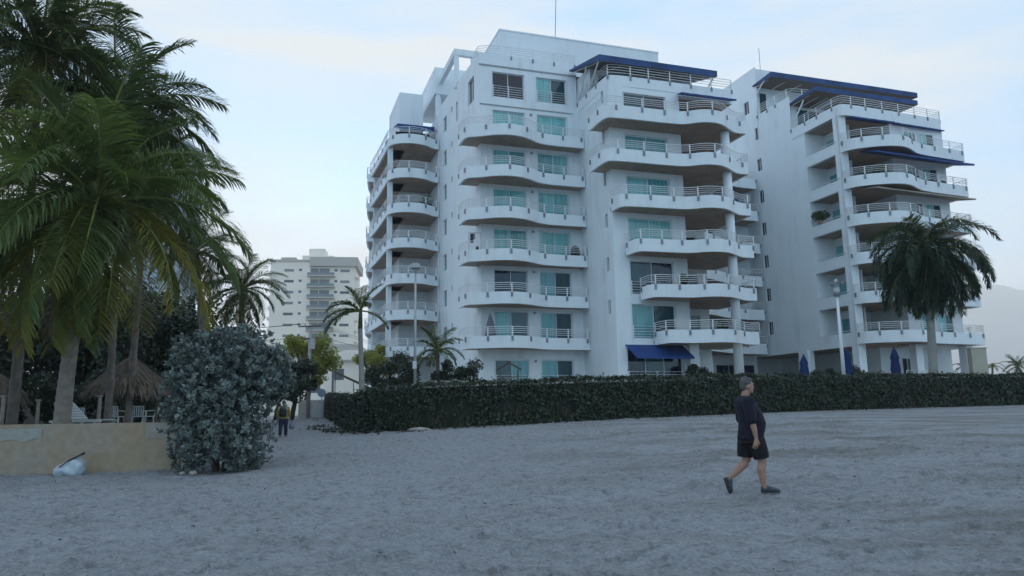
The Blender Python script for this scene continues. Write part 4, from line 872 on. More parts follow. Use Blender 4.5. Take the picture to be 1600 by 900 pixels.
def lounger():
    c = at(128, 655, 22); t = empty('sun_lounger', (c.x, 22, TZ), R(-20), 'white plastic sun lounger with raised back on the terrace edge', 'sun lounger')
    mb = MB()
    for i in range(9): mb.box(-.1 + i * .12, -.1 + i * .12 + .09, -.28, .28, .33, .36)
    mb.build('seat', M['plastic'], t); mb = MB()
    for i in range(6): s = .06 + i * .12; mb.obox((-.12 - s * .8, 0, .36 + s * .62), (.8, 0, -.62), (0, 1, 0), (.62, 0, .8), .09, .54, .03)
    mb.build('backrest', M['plastic'], t); mb = MB()
    for sy in (-.29, .29): mb.bar((-.9, sy, .31), (1.05, sy, .31), .05, .06); mb.bar((-.12, sy, .35), (-.75, sy, .84), .045)
    mb.build('frame', M['plastic'], t)
    for x, dx in ((-.72, -.16), (.8, .14)):
        for sy in (-.29, .29): mb = MB(); mb.bar((x, sy, .32), (x + dx, sy, 0), .06); mb.build('leg', M['plastic'], t)
lounger()
for px, Y, h, lab in ((3, 21, 1.0, 'short wooden post at the left edge of the terrace'), (58, 24, .95, 'short wooden post between the two left palm trunks'), (154, 24, 1.05, 'thin pale post in front of the thatched shade')):
    c = at(px, 650, Y); mb = MB(); mb.tube([(0, 0, 0), (.01, 0, h * .6), (0, .01, h)], [.06, .055, .05], 8); mb.box(-.065, .065, -.065, .065, h, h + .05); o = mb.build('wooden_post', M['bark']); o.location = (c.x, Y, TZ); tag(o, lab, 'post', 'short posts on the terrace')

# plastic sack by the wall
def sack():
    c = at(108, 736, 17.55); z = gz(c.x, 17.55); t = empty('plastic_sack', (c.x, 17.55, z), 0, 'pale blue plastic sack slumped against the ochre wall', 'sack'); rg = np.random.default_rng(4)
    mb = MB(); rings = []; n = 28
    for j in range(13):
        v = j / 12; rx = .36 * (1 - .12 * v) * math.sin(math.pi * (.18 + .74 * v)) ** .5; ry = .2 * math.sin(math.pi * (.2 + .76 * v)) ** .6; zz = .36 * v - .02
        rings.append([(rx * math.cos(a) * (1 + .09 * math.sin(5 * a + 7 * v) + .06 * math.sin(9 * a - 11 * v)) + .04 * v, ry * math.sin(a) * (1 + .12 * math.sin(4 * a + 5 * v)), zz + .055 * v * math.cos(a) * 1.2 + .02 * math.sin(3 * a + 6 * v)) for a in [2 * math.pi * k / n for k in range(n)]])
    mb.loft(rings); M['sack'] = mat('pale_plastic_film', (.42, .50, .56), rough=.35, var=.22, vscale=7, bump=.8, bscale=9, spec=.6); mb.build('sack_body', M['sack'], t, True)
    mb = MB(); mb.bar((.02, -.1, .33), (.28, -.03, .47), .05, .03); mb.bar((.26, -.04, .46), (.33, 0, .5), .09, .05); mb.bar((-.12, -.19, .2), (.05, -.16, .33), .035, .02); mb.build('dark_strap', M['dark'], t)
sack()
for px, py, Y, s in ((285, 736, 17.3, .07), (302, 734, 17.2, .09)):
    c = at(px, py, Y); mb = MB(); mb.ball((0, 0, s * .4), s, s * .7, s * .6, 9, 6); o = mb.build('stone', M['concrete'], None, True); o.location = (c.x, Y, gz(c.x, Y)); tag(o, 'smaller pale stone at the end of the ochre wall' if px < 290 else 'larger pale stone at the foot of the silvery shrub', 'stone', 'stones by the shrub')

# ------------------------------------------------------------------ garden plants, lamps, parasols
def gpos(px, Y, z=None):
    c = at(px, 640, Y); return Vector((c.x, Y, z if z is not None else 2.5))
GGP = 'palms in the apartment garden'
palm('royal_palm', gpos(1463, 43.5, 2.2), at(1449, 412, 43.5), .26, .19, 'royal', [(0, 4), (1, 8), (2, 11), (3, 14), (4, 16), (4, 8)], 'big royal palm with a shaggy dark crown before the right tower', 21, GGP, .9, shaft=True, rings_=False, lean=0, extra=[(FR['royal'][4][i % 3], i * 360 / 12, 20 + (i * 7) % 14, .9) for i in range(12)])
palm('royal_palm', gpos(566, 40, 1.9), at(563, 512, 40), .17, .12, 'small', [(0, 3), (1, 3)], 'wind-bent small palm with a pale trunk left of the lamp post', 22, GGP, .85, shaft=True, rings_=False,
     extra=[(FR['small'][3][0], 170, -10, 1.1), (FR['small'][3][1], 200, -4, 1.1), (FR['small'][2][0], 150, 4, 1.0), (FR['small'][3][2], 185, -22, 1.05), (FR['small'][3][0], 30, -8, .85), (FR['small'][2][1], 215, -10, 1.0)], lean=0)
palm('royal_palm', gpos(684, 46, 2.7), at(684, 548, 46), .12, .1, 'small', [(0, 3), (1, 5), (2, 6), (3, 5)], 'low dark palm beside the left lamp post', 23, GGP, .85, rings_=False)
palm('royal_palm', gpos(1590, 90, 1.5), at(1590, 572, 90), .2, .15, 'small', [(0, 4), (1, 6), (2, 6), (3, 4)], 'small sunlit palm far off at the right edge', 24, GGP, .9, rings_=False)
palm('royal_palm', gpos(1553, 80, 1.5), at(1551, 570, 80), .15, .1, 'small', [(2, 4), (3, 5)], 'small drooping palm just right of the beige pillar', 25, GGP, .55, rings_=False)
palm('royal_palm', gpos(1512, 66, 2.9), at(1513, 575, 66), .15, .1, 'small', [(1, 6), (2, 6)], 'low palm tucked between the right tower and the beige pillar', 26, GGP, .65, rings_=False)
for i, (px, Y, h, rx, rz, lab) in enumerate([(622, 47, 2.6, 1.5, 1.3, 'dark shrub left of the lamp post by the left wing'), (590, 49, 2.0, 1.0, 1.0, 'small dark shrub beside the left wing pillar'), (700, 46, 2.0, 1.2, 1.0, 'dark bush under the low palm'), (728, 46, 2.3, 1.3, 1.2, 'rounded dark bush before the side wall of the front block'),
        (1090, 53, 2.3, .7, 1.1, 'dark plant in the shade beside the projecting block'), (1290, 55, 1.7, 1.5, .9, 'low dark shrub under the right tower'), (1340, 55, 1.6, 1.2, .9, 'low dark shrub behind the tower column')]):
    b = gpos(px, Y, 2.7); broadleaf('garden_shrub', b, h, rx, rz, 14, 3200, .09, M['leaf_dark'], lab, 70 + i, 'shrubs in the apartment garden', 'shrub', trunk=False, zc=h * .5)

def lamp_left():
    b = gpos(648, 40, 1.9); top = at(649, 420, 40); h = top.z - b.z; t = empty('street_lamp', b, 0, 'grey lamp post with flat square head beside the low palm', 'lamp')
    mb = MB(); mb.tube([(0, 0, 0), (0, 0, h * .5), (0, 0, h)], [.085, .07, .05], 12); mb.build('pole', M['steel'], t, True)
    mb = MB(); mb.box(-.24, .24, -.3, .3, h + .02, h + .2); mb.box(-.17, .17, -.2, .2, h + .2, h + .28); mb.tube([(0, 0, h - .1), (0, 0, h + .05)], .1, 8); mb.build('lamp_head', M['steel'], t)
    mb = MB(); mb.box(-.19, .19, -.24, .24, h - .005, h + .018); mb.build('lens', M['plastic'], t)
    mb = MB(); mb.box(-.1, .1, -.17, -.1, 2.0, 2.4); mb.build('junction_box', M['frame'], t)
def lamp_right():
    b = gpos(1323, 43.5, 2.2); top = at(1313, 462, 43.5); h = top.z - b.z; t = empty('street_lamp', b, 0, 'white lamp post with dark lantern and floodlights before the tower column', 'lamp')
    mb = MB(); mb.tube([(0, 0, 0), (0, 0, h * .5), (0, 0, h)], [.12, .10, .08], 12); mb.build('pole', M['frame'], t, True)
    mb = MB(); mb.tube([(0, 0, h - .05), (0, 0, h + .1), (0, 0, h + .22)], [.15, .21, .2], 12); mb.build('lantern_base', M['clamp'], t)
    mb = MB(); mb.tube([(0, 0, h + .225), (0, 0, h + .48)], [.19, .17], 12); mb.build('lantern_glass', M['plastic'], t)
    mb = MB(); mb.tube([(0, 0, h + .48), (0, 0, h + .56)], [.2, .1], 12); mb.tube([(0, 0, h + .5), (0, 0, h + .8)], .05, 8); mb.build('lantern_cap', M['clamp'], t)
    mb = MB(); mb.ball((0, 0, h + .86), .11, .11, .13, 10, 8); mb.build('finial', M['plastic'], t, True)
    for s in (-1, 1): mb = MB(); mb.bar((0, 0, h + .6), (s * .3, -.05, h + .68), .04); mb.obox((s * .33, -.1, h + .68), (1, 0, 0), (0, .9, .4), (0, -.4, .9), .17, .2, .13); mb.build('floodlight', M['clamp'], t)
lamp_left(); lamp_right()
def parasol(px, Y, ztop, label):
    b = gpos(px, Y, 2.6); h = ztop - b.z; t = empty('closed_parasol', b, 0, label, 'parasol', 'closed navy parasols')
    mb = MB(); mb.tube([(0, 0, 0), (0, 0, h)], .03, 8); mb.build('pole', M['wood'], t); mb = MB(); rings = []; n = 20
    for v, r in ((0, .17), (.12, .24), (.35, .29), (.6, .22), (.68, .26), (.85, .15), (.97, .05), (1, .01)):
        z = .62 + (h - .66) * v; rings.append([(r * (1 + .16 * math.sin(5 * a)) * math.cos(a), r * (1 + .16 * math.sin(5 * a)) * math.sin(a), z) for a in [2 * math.pi * k / n for k in range(n)]])
    mb.loft(rings); mb.build('canopy', M['navy'], t, True); mb = MB(); mb.tube([(0, 0, 0), (0, 0, .1)], [.3, .25], 12); mb.build('base', M['concrete'], t)
parasol(1262, 50, at(1262, 553, 50).z, 'closed navy parasol against the white pillar, leftmost of three'); parasol(1331, 51, at(1331, 543, 51).z, 'closed navy parasol between the white lamp post and the tower column'); parasol(1406, 50, at(1406, 541, 50).z, 'closed navy parasol left of the royal palm trunk')
def playhouse():
    b = gpos(796, 47, 2.75); t = empty('play_frame', b, 0, 'small dark wooden playhouse frame behind the hedge', 'playhouse')
    for x in (-.55, .55): mb = MB(); mb.bar((x, 0, 0), (x, 0, 1.45), .09); mb.bar((x, .8, 0), (x, .8, 1.45), .09); mb.build('post', M['wood'], t)
    mb = MB()
    for s in (-1, 1): mb.obox((s * .38, .4, 1.67), (.86, 0, -s * .5), (0, 1, 0), (s * .5, 0, .86), .92, 1.1, .05)
    mb.build('roof', M['wood'], t); mb = MB(); mb.bar((-.55, 0, .7), (.55, 0, .7), .06); mb.bar((-.55, 0, .95), (.55, 0, .95), .06); mb.bar((-1.0, 0, .85), (-.55, 0, .7), .07); mb.build('rail', M['wood'], t)
playhouse()
def folded_parasol_on_balcony():
    o = empty('closed_parasol', bld.matrix_world @ Vector((0, 0, 0)), 0); return o
t = empty('closed_parasol', (BO[0], BO[1], 0), 0, 'folded grey parasol on the lowest curved balcony', 'parasol'); ca, sa = math.cos(R(18)), math.sin(R(18)); q = (.35, -1.1); t.location = (BO[0] + q[0] * ca - q[1] * sa, BO[1] + q[0] * sa + q[1] * ca, zb(2) + .3)
mb = MB(); mb.tube([(0, 0, 0), (0, 0, .5), (0, 0, 1.0), (0, 0, 1.7), (0, 0, 2.3)], [.03, .42, .36, .22, .02], 12); mb.build('canopy', mat('grey_canvas', (.13, .15, .19), rough=.8), t); mb = MB(); mb.tube([(0, 0, -.02), (0, 0, .5)], .03, 6); mb.build('pole', M['steel'], t)

# beige gate pillar on the right
b = gpos(1536, 60, 2.6); mb = MB(); mb.box(-.6, .6, -.3, .3, 0, at(1536, 545, 60).z - 2.6); mb.box(-.65, .65, -.35, .35, at(1536, 545, 60).z - 2.6, at(1536, 543, 60).z - 2.6); o = mb.build('gate_pillar', M['beige']); o.location = b; tag(o, 'beige rendered pillar at the right end of the tower', 'pillar')

# ------------------------------------------------------------------ street behind: tower, low houses, poles, tree
def far_tower():
    Y = 210; t = empty('tower_block', (-56.3, Y, 1.4), R(6), 'pale high-rise far behind, left of the white apartments', 'building'); zt = lambda y: at(490, y, Y).z - 1.4; W = 11.6
    mb = MB(); mb.box(-W, -.6, 0, 16, 0, zt(408)); mb.box(-.6, W, .6, 16, 0, zt(404)); mb.build('wall', M['white_far'], t)
    mb = MB(); mb.box(-.8, W + .9, -.6, 16.5, zt(416), zt(402)); mb.build('cornice', M['grey_far'], t); mb = MB(); mb.box(-W - .2, -.8, -.3, 16, zt(409), zt(406)); mb.build('cornice', M['grey_far'], t)
    mb = MB(); mb.box(-1.8, 2.7, 4, 10, zt(404), zt(384)); mb.box(-3.5, 5.4, 3, 11, zt(404), zt(396)); mb.build('roof_block', M['white_far'], t)
    mb = MB(); mb.box(-9.4, -5.3, 3, 8, zt(407), zt(399)); mb.build('roof_tank', M['grey_far'], t)
    fl = 17.0
    M['fwin'] = mat('far_window', (.10, .11, .12), rough=.3); M['fwin2'] = mat('far_window_pale', (.22, .24, .25), rough=.3)
    for i in range(8):
        y = 418 + i * fl; z1, z0 = zt(y + 3), zt(y + 11)
        for (x0, x1, w_) in ((-7.8, -5.2, .0), (7.6, 10.2, .6)):
            mb = MB(); mb.box(x0, x1, w_ - .04, w_ + .1, zt(y + 6.5), zt(y + 2.5)); mb.build('window', M['fwin' if (i + int(x0)) % 3 == 0 else 'fwin2'], t)
        for x0 in (-3.8, 6.0): mb = MB(); mb.box(x0, x0 + .8, -.04 if x0 < 0 else .56, .7, zt(y + 5.5), zt(y + 2)); mb.build('window', M['fwin'], t)
        mb = MB(); mb.box(-1.2, 4.6, .5, .7, zt(y + 12), zt(y + 1)); w = mb.build('window', M['fwin2'], t)
        mb = MB(); mb.box(1.6, 1.75, .44, .5, zt(y + 12), zt(y + 1)); mb.build('mullion', M['white_far'], w)
        mb = MB(); mb.box(-1.4, 6.2, -1.1, .6, zt(y + 14.5), zt(y + 12.6)); bb = mb.build('balcony', M['grey_far'], t)
        mb = MB(); mb.box(-1.35, 6.1, -1.05, -1.0, zt(y + 12.6), zt(y + 8.5)); mb.build('balustrade', M['fwin2'], bb)
        mb = MB(); mb.box(-W - .9, -W, 2, 5, zt(y + 13), zt(y + 8)); mb.build('balcony', M['white_far'], t); mb = MB(); mb.box(W, W + .9, 1, 6, zt(y + 14), zt(y + 9)); mb.build('balcony', M['white_far'], t)
        mb = MB(); mb.box(-2.6, -1.6, .5, .62, zt(y + 10), zt(y + 1)); mb.build('window', M['fwin'], t)
    mb = MB(); mb.box(-14, 14, -6, 16, 0, zt(541)); mb.build('podium', M['grey_far'], t)
far_tower()
def palm_tower():
    Y = 160; c = at(236, 300, Y); t = empty('tower_block', (c.x, Y, 1.4), R(-8), 'tall blue-grey building glimpsed behind the coconut palms', 'building'); h = at(270, 205, Y).z - 1.4
    mb = MB(); mb.box(-6, 3.5, 0, 14, 0, h); mb.build('wall', mat('bluegrey_far', (.30, .36, .42), rough=.6), t); mb = MB(); mb.box(.5, 3.6, -.5, 5, h, h + 2.5); mb.build('roof_block', M['white_far'], t)
    for i in range(16):
        for x in (-5.2, -2.2, .8): mb = MB(); mb.box(x, x + 2.2, -.05, .1, h - 2.6 - i * 3.2, h - 1 - i * 3.2); mb.build('window', M['fwin'], t)
palm_tower()
def low_house(px0, px1, py, Y, label, depth=12, roof='flat'):
    a, b = at(px0, 640, Y), at(px1, 640, Y); z0 = 1.2; h = at((px0 + px1) / 2, py, Y).z - z0; t = empty('street_house', ((a.x + b.x) / 2, Y, z0), 0, label, 'house', 'low pale houses along the street'); w = (b.x - a.x) / 2
    mb = MB(); mb.box(-w, w, 0, depth, 0, h); mb.build('wall', M['white_far'], t)
    if roof == 'flat': mb = MB(); mb.box(-w - .15, w + .15, -.15, depth, h, h + .25); mb.build('roof', M['grey_far'], t)
    else: mb = MB(); mb.add([(-w - .2, -.4, h), (w + .2, -.4, h), (w + .2, depth, h + 2.2), (-w - .2, depth, h + 2.2), (-w - .2, -.4, h - .2), (w + .2, -.4, h - .2), (w + .2, depth, h + 2), (-w - .2, depth, h + 2)], [(0, 1, 2, 3), (4, 5, 6, 7), (0, 1, 5, 4), (0, 3, 7, 4), (1, 2, 6, 5)]); mb.build('roof', M['grey_far'], t)
    for i in range(max(1, int(w * 2 / 4))):
        x = -w + 1 + i * 4; mb = MB(); mb.box(x, x + 1.4, -.05, .1, h - 2.4, h - 1.1); mb.build('window', M['fwin'], t)
low_house(505, 612, 562, 92, 'low white house between the lit tree and the left wing', roof='slope'); low_house(430, 520, 588, 110, 'low pale house behind the lit tree'); low_house(330, 430, 560, 120, 'pale house hidden behind the shorter palm')
b = at(474, 640, 60); broadleaf('street_tree', (b.x, 60, 1.3), 6.7, 2.3, 2.1, 26, 9000, .13, M['leaf_sun'], 'yellow-green street tree lit from behind, under the far high-rise', 41, spread=.40)
b = at(455, 640, 54); broadleaf('street_tree', (b.x, 54, 1.2), 4.4, 1.9, 1.6, 18, 5200, .13, M['leaf_dark'], 'dark shaded tree below the yellow-green one, behind the walker with backpack', 42)
b = at(430, 640, 50); broadleaf('street_tree', (b.x, 50, 1.1), 4.0, 1.8, 1.5, 16, 4600, .13, M['leaf_dark'], 'dark low tree touching the right side of the silvery shrub', 44)
b = at(585, 640, 64); broadleaf('street_tree', (b.x, 64, 1.4), 6.4, 1.8, 1.6, 12, 3200, .13, M['leaf_sun'], 'yellow-green tree peeping out left of the left wing', 43)
def utility_pole():
    Y = 56; b = at(481, 652, Y); h = at(484, 505, Y).z - 1.35; t = empty('utility_pole', (b.x, Y, 1.3), 0, 'concrete utility pole with crossarms in front of the yellow-green tree', 'utility pole')
    mb = MB(); mb.tube([(0, 0, -.1), (0, 0, h)], [.17, .11], 10); mb.build('pole', M['concrete'], t, True)
    for i, dz in enumerate((.15, 1.05)):
        mb = MB(); mb.box(-.85 + i * .1, .85 - i * .1, -.18, -.1, h - dz - .1, h - dz); a = mb.build('crossarm', M['wood'], t)
        for x in (-.75, -.35, .35, .75): mb = MB(); mb.tube([(x, -.14, h - dz), (x, -.14, h - dz + .16)], [.045, .03], 6); mb.build('insulator', M['clamp'], a)
    mb = MB(); mb.tube([(.25, -.25, h - 1.9), (.25, -.25, h - 1.1)], .2, 10); mb.build('transformer', M['steel'], t)
    wr = empty('overhead_wires', (b.x, Y, 1.3 + h), 0, 'thin overhead wires strung from the utility pole', 'wires')
    for k, (x, z, dx, dy, dz) in enumerate([(-.75, .0, -22, 3, .5), (-.35, 0, -22, 3.2, .6), (.75, 0, 8, 40, -.5), (.35, 0, 8, 40, -.6), (-.7, -.95, -22, 3, -.3), (.7, -.95, 14, 34, -1.2)]):
        mb = MB(); mb.tube([(x + dx * s, dy * s - .14, z + dz * s - 1.1 * 4 * s * (1 - s) * .5) for s in [i / 14 for i in range(15)]], .014, 4); mb.build('wire', M['dark'], wr)
utility_pole()
b = at(519, 640, 62); mb = MB(); mb.tube([(0, 0, -.2), (0, 0, 5.0)], [.12, .08], 8); o = mb.build('thin_pole', M['concrete'], None, True); o.location = (b.x, 62, 1.4); tag(o, 'thin plain pole right of the utility pole', 'pole')
def street_gate():
    Y = 58; a, b = at(466, 640, Y), at(506, 640, Y); t = empty('low_wall', (a.x, Y, 1.25), 0, 'short grey boundary wall with white panel gate beside the utility pole', 'wall'); w = b.x - a.x
    mb = MB(); mb.box(0, w, 0, .25, 0, 1.45); mb.build('wall_face', M['concrete'], t); mb = MB(); mb.box(w * .55, w * .98, -.06, -.005, .03, 1.2)
    for i in range(6): mb.box(w * (.57 + .07 * i), w * (.575 + .07 * i), -.08, -.06, .05, 1.18)
    mb.build('gate_panel', M['plastic'], t)
    c = at(503, 614, 54); s = empty('round_sign', (c.x, 54, 1.2), 0, 'grey-blue round sign above the white gate panel', 'sign'); mb = MB(); mb.tube([(0, 0, 0), (0, 0, c.z - 1.2)], .035, 6); mb.build('post', M['steel'], s)
    mb = MB(); mb.tube([(0, -.06, c.z - 1.2), (0, -.03, c.z - 1.2)], .3, 18); mb.build('disc', mat('bluegrey_sign', (.22, .30, .38), rough=.4), s)
street_gate()
# stair rail and fence by the left wing
b = at(540, 640, 66); t = empty('ramp_rail', (b.x, 66, 1.4), 0, 'sloping handrail beside the low white house', 'railing'); mb = MB(); mb.bar((-1.6, 0, 4.1), (2.4, .5, 2.2), .12, .2); mb.build('handrail', M['wood'], t)
for x, h in ((-1.0, 3.8), (.6, 3.0), (2.2, 2.3)): mb = MB(); mb.bar((x, .2, 0), (x, .2, h), .06); mb.build('baluster', M['wood'], t)

# cuttings and slab at the hedge foot
rg = np.random.default_rng(31); n = 1300; tt = rg.random(n); px = 512 + 140 * tt; Yc = 44 - 15.5 * tt + rg.normal(0, .7, n); xx = np.array([at(a, 655, y).x for a, y in zip(px, Yc)]) - .4 - rg.random(n) * 1.4; cl_ = vnoise(xx, Yc, .8, 8) > -.05; xx, Yc = xx[cl_], Yc[cl_]
P_ = np.stack([xx, Yc, terr(xx, Yc) + .02 + rg.random(len(xx)) * .07], 1); tag(link('hedge_cuttings', quads_mesh('hedge_cuttings', leaf_quads(P_, .075, rg, up=1.2), M['leaf_hedge'])), 'scattered green cuttings at the foot of the lower hedge', 'cuttings', kind='stuff')
Lh = np.array([p for p in HLINE]); ii = rg.integers(0, len(Lh) - 1, 1500); ff = rg.random((1500, 1)); pp = Lh[ii] * (1 - ff) + Lh[ii + 1] * ff; dd = Lh[ii + 1] - Lh[ii]; dd /= np.linalg.norm(dd, axis=1, keepdims=True); pp = pp + np.stack([dd[:, 1], -dd[:, 0]], 1) * (.55 + rg.random((1500, 1)) ** 2 * 1.3)
tag(link('leaf_litter', quads_mesh('leaf_litter', leaf_quads(np.stack([pp[:, 0], pp[:, 1], terr(pp[:, 0], pp[:, 1]) + .02], 1), .05, rg, up=2., jit=.6), mat('dead_leaf', (.085, .065, .035), rough=.9, island=.5))), 'brown fallen leaves along the foot of the hedge', 'leaf litter', kind='stuff')
n = 420; xx = rg.uniform(-11, 11, n); yy = 6 + 24 * rg.random(n) ** 1.2; P_ = np.stack([xx, yy, terr(xx, yy) + .025], 1)
tag(link('beach_debris', quads_mesh('beach_debris', leaf_quads(P_, .026, rg, up=2.5, aspect=.35, jit=.7), M['bark_d'])), 'small dark twigs and leaf scraps strewn over the sand', 'debris', kind='stuff')
c = at(655, 673, 28.6); mb = MB(); rings = []
for s, w_, hh in ((-.45, .06, .02), (-.3, .2, .09), (0, .26, .12), (.3, .2, .08), (.48, .05, .02)): rings.append([(s, -w_, 0), (s, -w_ * .6, hh), (s, w_ * .6, hh), (s, w_, 0)])
mb.loft(rings); o = mb.build('stone_slab', M['concrete'], None, True); o.location = (c.x, 28.6, gz(c.x, 28.6) + .01); tag(o, 'flat pale stone slab on the sand before the hedge corner', 'slab')  # flat pale stone slab lying on the sand

# ------------------------------------------------------------------ hills on the right
def hills():
    D = 4300; M['hill'] = mat('hill_scrub', (.07, .095, .085), rough=.95, var=.3, vscale=.01); xs = np.linspace(820, 6900, 90); mb = MB(); V = []
    pr = [(820, 0), (1960, 200), (2370, 540), (2620, 665), (2810, 775), (2940, 745), (3430, 700), (4400, 500), (5500, 360), (6900, 100)]
    for x in xs:
        h = np.interp(x, [p[0] for p in pr], [p[1] for p in pr]); h *= 1 + .10 * vnoise(np.array([x]), np.array([0.]), 260, 3)[0] + .05 * vnoise(np.array([x]), np.array([9.]), 74, 3)[0]
        for k in range(7):
            t = k / 6; r = vnoise(np.array([x]), np.array([t * 900]), 200, 5)[0] * 210; V.append((x, D - 1100 + 1450 * t + (r if 0 < k < 6 else 0), 1.3 + h * t ** 1.2))
        V.append((x, D + 1900, 0))
    mb.add(V, [(i * 8 + k, (i + 1) * 8 + k, (i + 1) * 8 + k + 1, i * 8 + k + 1) for i in range(len(xs) - 1) for k in range(7)]); tag(mb.build('hills', M['hill'], None, True), kind='structure')
hills()

# ------------------------------------------------------------------ people
def solid(name, mb, voxel, mats, parent, smooth_it=3):
    """fuse overlapping lofts into one continuous surface"""
    me = mb.mesh(name + '_raw', mats if isinstance(mats, list) else [mats]); o = bpy.data.objects.new(name + '_raw', me); col.objects.link(o)
    r = o.modifiers.new('r', 'REMESH'); r.mode = 'VOXEL'; r.voxel_size = voxel; r.use_smooth_shade = True
    sm = o.modifiers.new('s', 'SMOOTH'); sm.iterations = smooth_it; sm.factor = .5
    dg = bpy.context.evaluated_depsgraph_get(); nm = bpy.data.meshes.new_from_object(o.evaluated_get(dg)); nm.name = name
    bpy.data.objects.remove(o); bpy.data.meshes.remove(me); nm.materials.clear()
    for m in (mats if isinstance(mats, list) else [mats]): nm.materials.append(m)
    nm.polygons.foreach_set('use_smooth', [True] * len(nm.polygons))
    return link(name, nm, parent)
def limb(mb, pts, rad, n=12, ball=True):
    P = [Vector(p) for p in pts]; path = resample([tuple(p) for p in P], .03); tot = [0]
    for a, b in zip(P[:-1], P[1:]): tot.append(tot[-1] + (b - a).length)
    ds = np.linspace(0, tot[-1], len(path)); rr = np.interp(ds, tot, rad); mb.tube(path, list(rr), n)
    if ball:
        for p, r in ((P[0], rad[0]), (P[-1], rad[-1])): mb.ball(p, r, r, r, n, 8)
def oval(mb, secs, n=24):
    """stack of horizontal ovals: (x centre, y centre, z, half x, half y)"""
    mb.loft([[(cx + hx * math.cos(2 * math.pi * k / n), cy + hy * math.sin(2 * math.pi * k / n), z) for k in range(n)] for cx, cy, z, hx, hy in secs])
M['skin'] = mat('skin', (.36, .21, .15), rough=.55, var=.08, vscale=8); M['shirt'] = mat('navy_tshirt', (.006, .007, .020), rough=.9, var=.3, vscale=6, bump=1.0, bscale=7)
M['shorts'] = mat('black_shorts', (.005, .005, .007), rough=.85, var=.2, vscale=6, bump=.4, bscale=9); M['shoe'] = mat('grey_shoe', (.05, .06, .075), rough=.6, var=.3, vscale=20); M['sole'] = mat('shoe_sole', (.025, .028, .032), rough=.7); M['hair'] = mat('greying_hair', (.085, .08, .08), rough=.7, var=.5, vscale=30, bump=.8, bscale=60)
def hand(mb, w, d, side, s=1.):
    """w wrist, d unit direction of the palm; relaxed curled fingers; side: +1/-1 which way the palm faces along Y"""
    w, d = Vector(w), Vector(d).normalized(); f = Vector((1, 0, 0)); f = (f - d * f.dot(d)).normalized(); nrm = d.cross(f)
    if nrm.y * side < 0: nrm = -nrm
    limb(mb, [w, w + d * .05 * s, w + d * .085 * s], [.026 * s, .034 * s, .034 * s], 10); 
    for i, ln in enumerate((.072, .082, .076, .06)):
        b = w + d * .085 * s + f * (.03 - .02 * i) * s; limb(mb, [b, b + (d * .5 + nrm * .12) * ln * s, b + (d * .78 + nrm * .5) * ln * s, b + (d * .72 + nrm * .85) * ln * s], [.0115 * s, .011 * s, .010 * s, .008 * s], 8)
    b = w + d * .03 * s + f * .03 * s; limb(mb, [b, b + (f * .028 + d * .028 + nrm * .01) * s, b + (f * .03 + d * .06 + nrm * .025) * s], [.0135 * s, .012 * s, .009 * s], 8)
def shoe(parent, heel, toe, up, rot=0.):
    heel, toe, up = Vector(heel), Vector(toe), Vector(up).normalized(); d = (toe - heel); L = d.length; d.normalize(); y = up.cross(d).normalized(); up = d.cross(y)
    rings, sole = [], []
    for t, w, h in ((-.02, .025, .06), (.05, .037, .085), (.2, .038, .095), (.4, .042, .085), (.62, .049, .062), (.82, .047, .048), (.95, .034, .036), (1.01, .016, .022)):
        c = heel + d * (t * L); rings.append([c + y * (w * math.cos(a)) + up * (max(0, math.sin(a)) * h + .012) for a in [math.pi * k / 7 for k in range(8)]] + [c + y * (-w * .8 + .8 * w * 2 * k / 3) + up * .012 for k in range(1, 3)])
        sole.append([c - y * (w * 1.06) - up * .012, c - y * (w * 1.08) + up * .016, c + y * (w * 1.08) + up * .016, c + y * (w * 1.06) - up * .012])
    mb = MB(); mb.loft(rings); sh = mb.build('shoe', M['shoe'], parent, True); mb = MB(); mb.loft(sole); mb.build('sole', M['sole'], sh)
